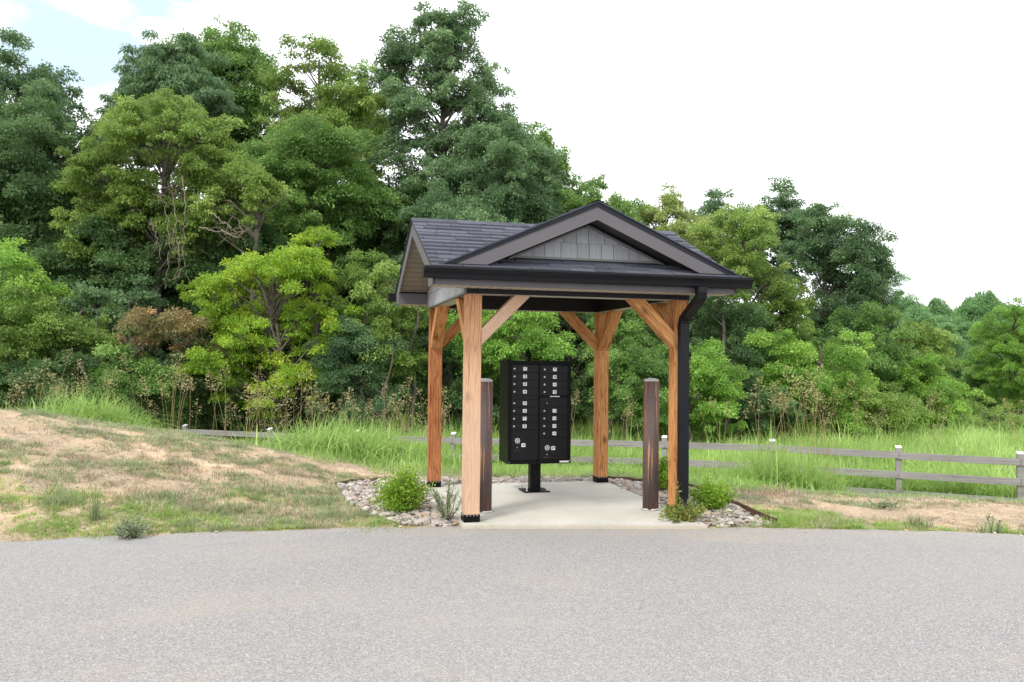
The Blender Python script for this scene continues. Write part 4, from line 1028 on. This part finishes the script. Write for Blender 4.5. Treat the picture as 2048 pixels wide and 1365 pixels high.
# second rank: darker trees that close the wood, copied from three
rg = np.random.default_rng(77)
back = []
for j, (mat, hw) in enumerate((('dark', 2.6), ('blue', 2.4), ('mid', 2.8))):
    back.append(make_tree('broadleaf_tree', 'shaded tree standing inside the wood behind the front row', 'tree', -22 + j, 44, -1.3, 5.8, -1.0, hw, 1.9, mat, 900 + j, leaf=.2, shape='oval', sparse=.8, group='trees inside the wood', trunk=.2))
pos = [(-21, 37), (-17.5, 39), (-14, 38), (-11, 40), (-8, 39), (-5.2, 38), (-2.5, 40), (0.5, 38.5), (3.2, 40), (6.2, 39), (9, 41), (12, 42), (15, 41), (-19, 33), (-12.5, 34), (-9, 33.5), (-5, 34.5), (-1.5, 35.5), (5.0, 34.5), (8, 35), (11, 34.5), (14, 36), (-23, 41), (-26, 36), (-16.5, 34.5), (-7, 37), (-3, 33.8), (1.8, 35.5), (10.5, 38), (-13.5, 31.5), (-17.5, 31)]
for j, (x, y) in enumerate(pos):
    o = back[j] if j < 3 else copy_tree(back[j % 3])
    s = rg.uniform(0.85, 1.15); o.location = (x, y, gzf(x, y)); o.rotation_euler = (0, 0, rg.uniform(0, 6.28))
    zt_px = np.interp(x / y, [-0.6, -0.3, 0.0, 0.12, 0.3, 0.42], [9.5, 10.5, 9.0, 6.5, 5.5, 4.2])
    o.scale = (s, s, zt_px / 7.1)
# distant tree line, its haze put into the lighter leaf colour
protos = [make_tree('broadleaf_tree', 'hazy distant tree on the far ridge at the right', 'tree', 0, 120, -1.3, 8, 0.5, 4.5, 3.5, 'pine', 950 + j, leaf=.32, shape='dome', sparse=.9, group='distant trees on the ridge', trunk=.3) for j in range(3)]
j = 0
for row, (Y, n) in enumerate(((95, 15), (118, 15), (140, 14))):
    for i in range(n):
        o = protos[j] if j < 3 else copy_tree(protos[j % 3])
        xpx = 1640 + i * 36 + rg.uniform(-10, 10) + row * 11
        top = [640, 618, 608][row] + rg.uniform(-12, 14); x, _, zt = px(xpx, top, Y)
        o.location = (x, Y, -1.3); o.rotation_euler = (0, 0, rg.uniform(0, 6)); s = rg.uniform(.55, .95); o.scale = (s, s, (zt + 1.3) / 9.3 * rg.uniform(.88, 1.12)); j += 1
# bare vines and dead twigs on the vine-hung tree
def vine(pts, r, name, label, spread=0):
    A = Acc(); g_ = np.random.default_rng(len(pts) * 7 + spread)
    for q in pts:
        P = []
        for a, b in zip(q[:-1], q[1:]):
            for t in np.linspace(0, 1, 7)[:-1]: P.append(np.array(a) * (1 - t) + np.array(b) * t + g_.normal(scale=0.035, size=3))
        P.append(np.array(q[-1])); A.add(*tube(P, np.linspace(r, r * 0.35, len(P)), 5))
        for _ in range(spread):
            k_ = g_.integers(1, len(P) - 1); d = unit(g_, 1)[0] * (0.8, 0.3, 0.8) * g_.uniform(.3, .9)
            A.add(*tube([P[k_], P[k_] + d * .5 + g_.normal(scale=.06, size=3), P[k_] + d], [r * .45, r * .3, r * .12], 4))
    b = np.array(pts[0][0]); V = np.concatenate(A.V) - b
    tag(link(name, npmesh(name, V, np.concatenate(A.F), None, True), M['vine'], loc=tuple(b)), label, 'vine')
def P3(l, Y): return [px(a, b, Y) for a, b in l]
vine([P3([(322, 385), (330, 420), (338, 480), (335, 540), (329, 578)], 26.4), P3([(345, 390), (352, 440), (345, 500), (335, 530)], 26.4), P3([(366, 350), (372, 420), (365, 470), (367, 520), (372, 535)], 26.3), P3([(318, 400), (322, 376), (345, 372), (352, 385)], 26.4), P3([(300, 440), (312, 470), (322, 520)], 26.4), P3([(355, 480), (360, 530), (352, 560)], 26.4)], 0.021, 'hanging_vine', 'bare grey vines hanging from the spreading olive green tree', 7)
vine([P3([(400, 455), (440, 465), (470, 470), (498, 458)], 26.2), P3([(430, 430), (455, 450), (475, 465)], 26.2), P3([(440, 462), (475, 474), (490, 462)], 26.2)], 0.03, 'dead_branch', 'bleached dead branch sticking out of the wood above the bright tree', 8)

# ---- grasses
def blades(x, y, h, w, bend, tint, rg, seg=3, az=None):
    n = len(x); az = rg.uniform(0, 2 * math.pi, n) if az is None else az
    z = gz(x, y) - 0.01; dx, dy = np.cos(az), np.sin(az); sx, sy = -dy, dx
    T = []; V = np.zeros((n, (seg) * 2 + 1, 3), np.float32)
    tw = rg.uniform(-1, 1, n)
    for j in range(seg + 1):
        t = j / seg; out_ = bend * h * t * t; up = h * (t - 0.45 * np.clip(bend, 0, 2) * t ** 3)
        cx = x + dx * out_; cy = y + dy * out_; cz = z + up; wj = w * (1 - t) ** 0.7 * 0.5
        if j == seg: V[:, 2 * j] = np.stack([cx, cy, cz], -1)
        else:
            V[:, 2 * j] = np.stack([cx - sx * wj, cy - sy * wj, cz], -1); V[:, 2 * j + 1] = np.stack([cx + sx * wj, cy + sy * wj, cz], -1)
    k_ = seg * 2 + 1; base = np.arange(n)[:, None] * k_; tri = []
    for j in range(seg):
        a, b = 2 * j, 2 * j + 1
        if j < seg - 1: tri += [[a, b, b + 2], [a, b + 2, a + 2]]
        else: tri += [[a, b, b + 1]]
    F = (base[:, :, None] + np.array(tri)[None]).reshape(-1, 3)
    return V.reshape(-1, 3), F, np.repeat(tint, k_)
def grass_obj(name, x, y, h, w, bend, tint, mat, rg, label, cat, kind='stuff', seg=3, loc=None):
    V, F, T = blades(x, y, h, w, bend, tint, rg, seg)
    if loc is not None: V = V - np.array(loc)
    o = link(name, npmesh(name, V, F, T), M[mat], loc=loc)
    return tag(o, label, cat, kind=kind)
rg = np.random.default_rng(5)
# meadow behind the fence
n = 150000; x = rg.uniform(-13, 19, n); y = 15 + rg.uniform(0, 1, n) ** 1.3 * 17
kx = (y > fence_y(x) + 0.25) & (np.abs(x) < y * 0.66 + 1); x, y = x[kx], y[kx]
hh = 0.68 + 0.68 * vnoise(x * 0.7, y * 0.7, 21) + rg.normal(scale=0.14, size=len(x))
hh *= .72 + .55 * vnoise(x * 2.6, y * 1.5, 77)
hh *= np.interp(x, [-13, -6, -3, 2, 5, 16], [0.8, 0.8, 1.05, 0.9, 0.85, 0.8])
grass_obj('meadow_grass', x, y, np.clip(hh * (1 + .45 * (rg.random(len(x)) < .03)), .25, 1.8), rg.uniform(.014, .030, len(x)), rg.uniform(.1, 1.5, len(x)), np.clip(0.12 + 0.75 * vnoise(x * .9, y * .9, 8) + rg.normal(scale=.17, size=len(x)), 0, 1), 'g_tall', rg, 'tall bright green meadow grass behind the board fence', 'grass')
# roadside side of the fence: shorter grass on the falling bank
n = 90000; x = rg.uniform(-10, 12, n); y = rg.uniform(11.6, 22.5, n)
y1 = np.interp(x, [-10, -5, -2.2, -1, 1.5, 2.6, 12], [13.8, 13.0, 12.3, 11.9, 12.2, 11.7, 13.0]) + (vnoise(x * 1.7, x * 0, 2) - .5) * 1.0
kx = (y > y1) & (y < fence_y(x) + 0.3) & (np.abs(x) < y * 0.66 + 1); x, y = x[kx], y[kx]
hh = 0.12 + 0.26 * vnoise(x * 1.6, y * 1.6, 31) ** 1.5 + 0.16 * smooth((y - 14) / 4) * (x < 3)
hh = hh * np.where(x < -2.6, np.interp(x, [-6, -2.6], [.45, .9]), 1)
hh = hh * (.35 + .65 * smooth((y - y1[kx]) / 1.6)) * np.where(x > 4.2, np.interp(fence_y(x) - y, [0, 2.6], [.28, .40]), 1)
hh = hh + rg.normal(scale=.05, size=len(x))
grass_obj('bank_grass', x, y, np.clip(hh, .06, .7), rg.uniform(.008, .016, len(x)), rg.uniform(.2, .9, len(x)), np.clip(0.15 + 0.5 * vnoise(x * 1.2, y * 1.2, 18) + rg.normal(scale=.17, size=len(x)), 0, 1), 'g_tall', rg, 'short green grass on the bank in front of the board fence', 'grass')
# big clumps
def clump(cx, cy, rx, ry, n, h0, label, mat='g_tall', w=(.014, .030), bend=(.15, 1.7), name='grass_clump', cat='grass clump', group='tall grass clumps'):
    a = rg.normal(size=(n, 2)); xx = cx + a[:, 0] * rx * .5; yy = cy + a[:, 1] * ry * .5
    d = np.hypot(a[:, 0], a[:, 1]); hh = np.clip(h0 * (1.05 - .18 * d) * rg.uniform(.35, 1.12, n), .03, 2)
    o = grass_obj(name, xx, yy, hh, rg.uniform(w[0], w[1], n), rg.uniform(bend[0], bend[1], n), np.clip(.25 + rg.normal(scale=.2, size=n) + .25 * rg.random(n), 0, 1), mat, rg, label, cat, kind=None, loc=(cx, cy, gzf(cx, cy)))
    o['group'] = group; return o
clump(-2.85, 15.2, 1.3, 1.6, 5200, 1.12, 'wide bank of tall bright grass left of the rear left post')
clump(-5.0, 17.0, .9, 1.0, 900, .55, 'tall grass in front of the fence left of the wide grass bank')
clump(-1.6, 15.6, .9, 1.2, 2000, .85, 'tall grass tuft seen just beside the rear left post')
clump(4.6, 14.7, .55, .8, 900, 1.45, 'tall grass clump growing over the fence rails right of the downspout', bend=(.05, 1.1))
clump(5.15, 14.4, .5, .6, 650, 1.15, 'shorter grass clump leaning right beside the tall one at the fence', bend=(.05, 1.3))
clump(4.0, 15.0, .5, .6, 500, .95, 'low grass clump left of the tall one at the fence', bend=(.05, 1.3))
clump(5.6, 15.0, .5, .5, 500, .95, 'smaller grass clump right of the one growing over the fence')
clump(-7.9, 15.5, 1.1, .9, 3200, 1.25, 'tallest grass clump on the left of the mound crest')
clump(-10.3, 16.6, 1.2, .9, 1500, 1.25, 'seeding grass clump at the left photo edge behind the mound')
clump(-8.9, 14.8, .9, .5, 900, .5, 'low grass patch on the crest of the mound near the left edge')
clump(3.6, 13.5, .9, .7, 1800, .38, 'low bluish grass patch behind the right shrub')
# seed stalks
def stalks(n, xs_, ys_, h, rgx, name, label):
    A = Acc(); B = Acc()
    for i in range(n):
        X_, Y_ = xs_[i], ys_[i]; z = gzf(X_, Y_); H = h[i]; lean = rgx.normal(scale=.10, size=2)
        P = [np.array([X_ + lean[0] * t * t * H, Y_ + lean[1] * t * t * H, z + H * t]) for t in np.linspace(0, 1, 5)]
        V, F = tube(P, [.006, .006, .005, .004, .003], 3); A.add(V, F, np.full(len(V), .45))
        d = P[-1] - P[-2]; d /= np.linalg.norm(d); k_ = 46; t = rgx.random(k_); L_ = rgx.uniform(.32, .46)
        az = rgx.uniform(0, 6.28, k_); rr = .12 * (1 - t) ** .8 * rgx.uniform(.2, 1, k_) + .01
        Pt = P[-1] + np.outer(t * L_ - .08, d) + np.stack([np.cos(az) * rr, np.sin(az) * rr, rr * .5], -1)
        Dv = np.stack([np.cos(az) * .8, np.sin(az) * .8, np.full(k_, .5)], -1)
        ln = rgx.uniform(.03, .065, k_); V, F, T = leaves(Pt, Dv, ln, ln * .33, rgx.uniform(0, 1, k_), rgx, .1, .2); A.add(V, F, T)
        V, F = tube([P[-1], P[-1] + d * L_ * .9], [.003, .001], 3); A.add(V, F, np.full(len(V), .4))
    o = link(name, A.mesh(name), M['g_seed']); return tag(o, label, 'seeding grass', kind='stuff')
n = 230; sx_ = []; sy_ = []; sh_ = []
for i in range(n):
    r = rg.random()
    if r < .34: X_ = rg.uniform(-6.5, -1.2); Y_ = rg.uniform(15.5, 19.5); H = rg.uniform(1.05, 1.6)
    elif r < .52: X_ = rg.uniform(-11.5, -6.5); Y_ = rg.uniform(15.5, 18); H = rg.uniform(1.0, 1.6)
    elif r < .60: X_ = rg.uniform(4.3, 5.8); Y_ = rg.uniform(14.3, 15.3); H = rg.uniform(1.6, 2.1)
    else: X_ = rg.uniform(-1, 17); Y_ = rg.uniform(19.5, 27); H = rg.uniform(1.1, 1.9)
    sx_.append(X_); sy_.append(Y_); sh_.append(H)
stalks(n, sx_, sy_, sh_, rg, 'seeding_grass', 'reddish seed heads of tall grass along the wood edge')

# verge: short blue-green grass in patches, straw, pebbles
def verge(n, seed, thr, mat, hl, wl, name, label, cat, bend=(.3, 1.3), sc=(1.3, 2.4), yr=(6.6, 14.5), xr=(-9, 9), bright=None):
    r2 = np.random.default_rng(seed); x = r2.uniform(xr[0], xr[1], n); y = r2.uniform(yr[0], yr[1], n)
    k_ = (y > road_y(x) + .02) & ~inside(PADW, x, y) & ~inside(BED, x, y)
    f = .5 * vnoise(x * sc[0] * .55, y * sc[1] * .6, seed) + .27 * vnoise(x * 2.2, y * 3.5, seed + 1) + .23 * vnoise(x * 7, y * 9, seed + 2)
    if bright is not None: f = f + bright(x, y)
    k_ &= f + r2.normal(scale=.03, size=n) > thr
    x, y = x[k_], y[k_]; f = f[k_]; nc = len(x)
    # every accepted point is a tuft: size, blade count and height vary widely
    rad_ = np.clip(r2.lognormal(math.log(.045), .55, nc), .015, .22); nb = np.clip((rad_ / .045) ** 1.6 * 13, 4, 160).astype(int)
    rp_ = np.repeat(np.arange(nc), nb); m_ = len(rp_); th_ = r2.uniform(0, 6.28, m_); rr_ = rad_[rp_] * np.sqrt(r2.random(m_))
    hs_ = (.6 + 6 * rad_[rp_]) * (1.1 - .5 * rr_ / rad_[rp_]); tt_ = np.clip(r2.normal(.45, .2, nc)[rp_] + r2.normal(0, .15, m_), 0, 1)
    x = x[rp_] + np.cos(th_) * rr_; y = y[rp_] + np.sin(th_) * rr_; k_ = ~inside(BED, x, y) & (y > road_y(x) + .01)
    x, y, hs_, tt_ = x[k_], y[k_], hs_[k_], tt_[k_]; m_ = len(x)
    return grass_obj(name, x, y, r2.uniform(hl[0], hl[1], m_) * hs_, r2.uniform(wl[0], wl[1], m_), r2.uniform(bend[0], bend[1], m_), tt_, mat, r2, label, cat, seg=2)
gb = lambda x, y: .22 * smooth((y - 12) / 1.2) - .17 * (x > 2.6) * (y < 12) - .16 * (x < -3.0) * (y < road_y(x) + .9) + .22 * np.exp(-((x + 2.6) / 1.9) ** 2 - ((y - 9.0) / 1.4) ** 2)
verge(28000, 41, .505, 'g_low', (.04, .12), (.003, .007), 'verge_grass', 'sparse grey green grass on the dirt mound and verge', 'grass', bright=gb)
edgeb = lambda x, y: np.exp(-((y - road_y(x)) / .16) ** 2) * (.20 * ((x > -3.0) & (x < -.9)) + .04 * ((x > 2.7) & (x < 6))) - .12
verge(16000, 47, .47, 'g_bright', (.04, .10), (.004, .008), 'road_edge_grass', 'bright green grass strip along the road edge', 'grass', bright=edgeb, yr=(7, 9.6))
verge(9000, 53, .52, 'g_straw', (.04, .12), (.003, .006), 'dry_grass', 'patches of dry brown grass on the verge', 'dry grass', bright=lambda x, y: .12 * (x > 2.5))
# straw litter lying flat
r3 = np.random.default_rng(61); n = 90000; x = r3.uniform(-9.5, 9.5, n); y = r3.uniform(6.2, 13.5, n)
f = vnoise(x * .9, y * 1.6, 71) + .15; k_ = (y > road_y(x) - .03) & ~inside(PADW, x, y) & ~inside(BED, x, y) & (f > .38); x, y = x[k_], y[k_]; m_ = len(x)
az = r3.uniform(0, 6.28, m_); P = np.stack([x, y, gz(x, y) + r3.uniform(.003, .02, m_)], -1); Dv = np.stack([np.cos(az), np.sin(az), r3.normal(scale=.12, size=m_)], -1)
ln = r3.uniform(.04, .14, m_); V, F, T = leaves(P, Dv, ln, np.full(m_, .005), r3.random(m_), r3, 0, .9)
tag(link('straw_mulch', npmesh('straw_mulch', V, F, T), M['g_straw']), 'dry straw scattered over the bare tan soil', 'straw', kind='stuff')
n = 2200; x = r3.uniform(-9, 9, n); y = r3.uniform(6.5, 13, n); k_ = (y > road_y(x) - .35 * r3.random(n) ** 2) & ~inside(PADW, x, y) & ~inside(BED, x, y); x, y = x[k_], y[k_]
Vs = []; Fs = []; Ts = []; o_ = 0
for i in range(len(x)):
    r = r3.uniform(.006, .022); v = stone_shape(r3, r * 1.3, r, r * .6) + (x[i], y[i], (-.041 if y[i] < road_y(x[i]) + .02 else gzf(x[i], y[i])) + r * .2); Vs.append(v); Fs.append(IF + o_); o_ += len(v); Ts.append(np.full(len(v), r3.uniform(.5, 1)))
tag(link('pebbles', npmesh('pebbles', np.concatenate(Vs), np.concatenate(Fs), np.concatenate(Ts), False), M['stone']), 'small pebbles lying on the bare soil', 'pebbles', kind='stuff')

# ---- individual small plants
def tuft(xp, yp, h, n, label, mat='g_bright', spread=.12, z=-.05, w=(.005, .011), bend=(.4, 1.5), cat='grass tuft'):
    d = fv + cr * ((xp - 1024) / FPX) + cu * ((682.5 - yp) / FPX)
    t = (z - CH) / d.z
    for _ in range(12): t = (gzf(d.x * t, d.y * t) - CH) / d.z * .5 + t * .5
    return clump(d.x * t, d.y * t, spread, spread, n, h, label, mat, w, bend, 'grass_tuft', cat, 'grass tufts by the road and pad')
tuft(1200, 1060, .12, 60, 'small grass tuft growing from the joint at the middle of the pad front', spread=.05, z=-.042)
tuft(962, 1059, .15, 90, 'grass tuft at the foot of the pale front post', spread=.06, z=-.042)
tuft(1010, 1060, .07, 60, 'thin low grass along the pad front right of the pale post', 'g_low', spread=.06, z=-.042)
tuft(120, 1010, .32, 190, 'tall thin grass plant standing on the left mound', 'g_low', spread=.22, bend=(.2, .9))
tuft(30, 915, .14, 200, 'grey green tuft near the left photo edge high on the mound', 'g_low', spread=.3)
tuft(100, 878, .12, 220, 'flat green tuft just under the crest of the mound at the left', 'g_low', spread=.35)
tuft(232, 893, .12, 200, 'low tuft on the upper mound above the middle weeds', 'g_low', spread=.3)
tuft(330, 930, .12, 160, 'tuft in the middle of the upper mound', 'g_low', spread=.25)
tuft(560, 985, .16, 420, 'broad grey green grass patch on the lower mound near the stone bed', 'g_low', spread=.55)
tuft(430, 1015, .15, 420, 'broad matted grass patch on the lower mound left of the stone bed patch', 'g_low', spread=.6)
tuft(640, 1012, .16, 420, 'matted grass patch right beside the left stones', 'g_low', spread=.5)
tuft(300, 1000, .15, 260, 'bluish grass patch above the flowering weed', 'g_low', spread=.4)
tuft(105, 960, .25, 120, 'grey green grass plant higher up the left mound', 'g_low', spread=.3, bend=(.2, .9))
tuft(190, 1040, .45, 60, 'single upright weed on the left mound near the road', 'g_low', spread=.05, bend=(.05, .4))
tuft(196, 1080, .10, 110, 'small bright grass tuft at the left road edge', spread=.12)
tuft(1560, 1050, .16, 420, 'rounded yellow green grass tuft at the end of the stone bed', spread=.28, bend=(.2, 1.0))
tuft(1712, 1058, .14, 150, 'bright grass tuft at the right road edge', spread=.14)
tuft(1765, 1055, .16, 90, 'upright grass tuft right of the bright road edge tuft', spread=.12, bend=(.1, .8))
tuft(1835, 1052, .20, 170, 'weedy grass tuft near the right end of the road edge', 'g_low', spread=.15, bend=(.1, .8))
tuft(2000, 1065, .22, 150, 'tall weedy tuft at the right photo edge by the road', spread=.2, bend=(.2, 1.2))
tuft(1610, 1005, .14, 200, 'round grey green tuft on the bare soil right of the stone bed', 'g_low', spread=.18)
tuft(1530, 990, .22, 500, 'dry brown grass patch behind the right stone bed', 'g_straw', spread=.6, bend=(.1, .8))
tuft(1430, 1050, .09, 400, 'low bright grass strip in front of the right stone bed', spread=.5)
tuft(760, 1052, .12, 420, 'bright grass at the road edge in front of the left stones', spread=.4)
tuft(1445, 1035, .20, 40, 'pale thin grass blades in front of the right shrub', 'g_low', spread=.12)
def leafy(name, label, cat, xp, yp, W_, H_, mat, n, leaf, asp, seed, z=-.04, upright=.8, shape=1.0, stems=26):
    """small shrub: many stems from one root, leaves along each"""
    r = np.random.default_rng(seed); d = fv + cr * ((xp - 1024) / FPX) + cu * ((682.5 - yp) / FPX); t = (z - CH) / d.z
    bx, by = d.x * t, d.y * t; bz = gzf(bx, by) + .0
    A = Acc(); B = Acc(); per = n // stems
    for i in range(stems):
        az = r.uniform(0, 6.28); sp = r.uniform(0, 1) ** .7; hh = H_ * (1 - .45 * sp ** 2) * r.uniform(.55, 1.15)
        tip = np.array([math.cos(az) * W_ * sp, math.sin(az) * W_ * sp, hh]); mid = tip * (.5, .5, .55) + r.normal(scale=.02, size=3)
        B.add(*tube([np.array([0, 0, -.02]), mid * .6, mid, tip], [.006, .005, .004, .002], 4))
        t_ = r.uniform(.25, 1.03, per); c = np.where(t_[:, None] < .5, mid * (t_[:, None] / .5), mid + (tip - mid) * ((t_[:, None] - .5) / .5))
        P = c + r.normal(scale=W_ * .10 * shape, size=(per, 3)) * (1, 1, .8); P[:, 2] = np.maximum(P[:, 2], .01)
        Dv = (tip - mid) / np.linalg.norm(tip - mid) * upright + r.normal(scale=.8, size=(per, 3)); L_ = leaf * r.uniform(.7, 1.3, per)
        A.add(*leaves(P, Dv, L_, L_ / asp, np.clip(r.normal(.5, .15) + r.normal(scale=.15, size=per), 0, 1), r, .05, .45))
    root = empty(name, (bx, by, bz)); tag(root, label, cat)
    link('foliage', A.mesh('foliage'), M[mat], root); link('stem', B.mesh('stem', True), M['bark'], root)
    return root
M['l_box'] = m_leaf('boxwood_leaves', (0.06, 0.13, 0.012), (0.16, 0.30, 0.02), (0.33, 0.48, 0.04), .3)
M['l_weed'] = m_leaf('weed_leaves', (0.07, 0.11, 0.05), (0.13, 0.19, 0.08), (0.24, 0.30, 0.13), .25)
M['l_wiry'] = m_leaf('wiry_weed_leaves', (0.12, 0.16, 0.09), (0.22, 0.28, 0.15), (0.38, 0.42, 0.26), .3)
M['l_wild'] = m_leaf('creeper_leaves', (0.07, 0.12, 0.02), (0.15, 0.22, 0.04), (0.30, 0.26, 0.07), .25)
leafy('boxwood_shrub', 'round bright green shrub growing in the stones left of the shelter', 'shrub', 805, 1028, .30, .42, 'l_box', 9000, .026, 1.6, 1, shape=1.3, stems=60)
leafy('boxwood_shrub', 'round bright green shrub growing in the stones right of the downspout', 'shrub', 1425, 1022, .24, .32, 'l_box', 5500, .026, 1.6, 2, shape=1.3, stems=44)
leafy('boxwood_shrub', 'small upright green shrub glimpsed between the right bollard and post', 'shrub', 1328, 985, .13, .42, 'l_box', 2600, .03, 1.6, 3, shape=1.1, stems=24)
leafy('creeping_weed', 'sprawling leafy weed around the foot of the downspout', 'weed', 1368, 1048, .30, .20, 'l_wild', 2200, .035, 2.0, 4, shape=.7, stems=30)
leafy('climbing_weed', 'upright leafy weed climbing the front right post by the downspout', 'weed', 1357, 1040, .04, .40, 'l_wild', 240, .035, 2.0, 5, shape=.8, stems=6)
leafy('wiry_weed', 'wiry grey green weed in the stones beside the pale front post', 'weed', 893, 1046, .22, .46, 'l_wiry', 1100, .035, 4, 6, shape=.25, stems=15)
leafy('flowering_weed', 'low dense weed with tiny pale flowers near the left road edge', 'weed', 262, 1066, .16, .20, 'l_wiry', 2000, .022, 2.4, 7, z=.0, shape=.9, stems=40)
leafy('leafy_weed', 'green leafy weed at the right edge of the verge', 'weed', 1985, 1045, .16, .42, 'l_wiry', 300, .04, 3, 8, shape=.4, stems=9)
leafy('leafy_weed', 'broad bluish weed low beside the right fence', 'weed', 1765, 1000, .22, .07, 'l_wiry', 240, .05, 1.6, 9, z=-.2, shape=.6, stems=16)

print('LEAVES', NLEAF)
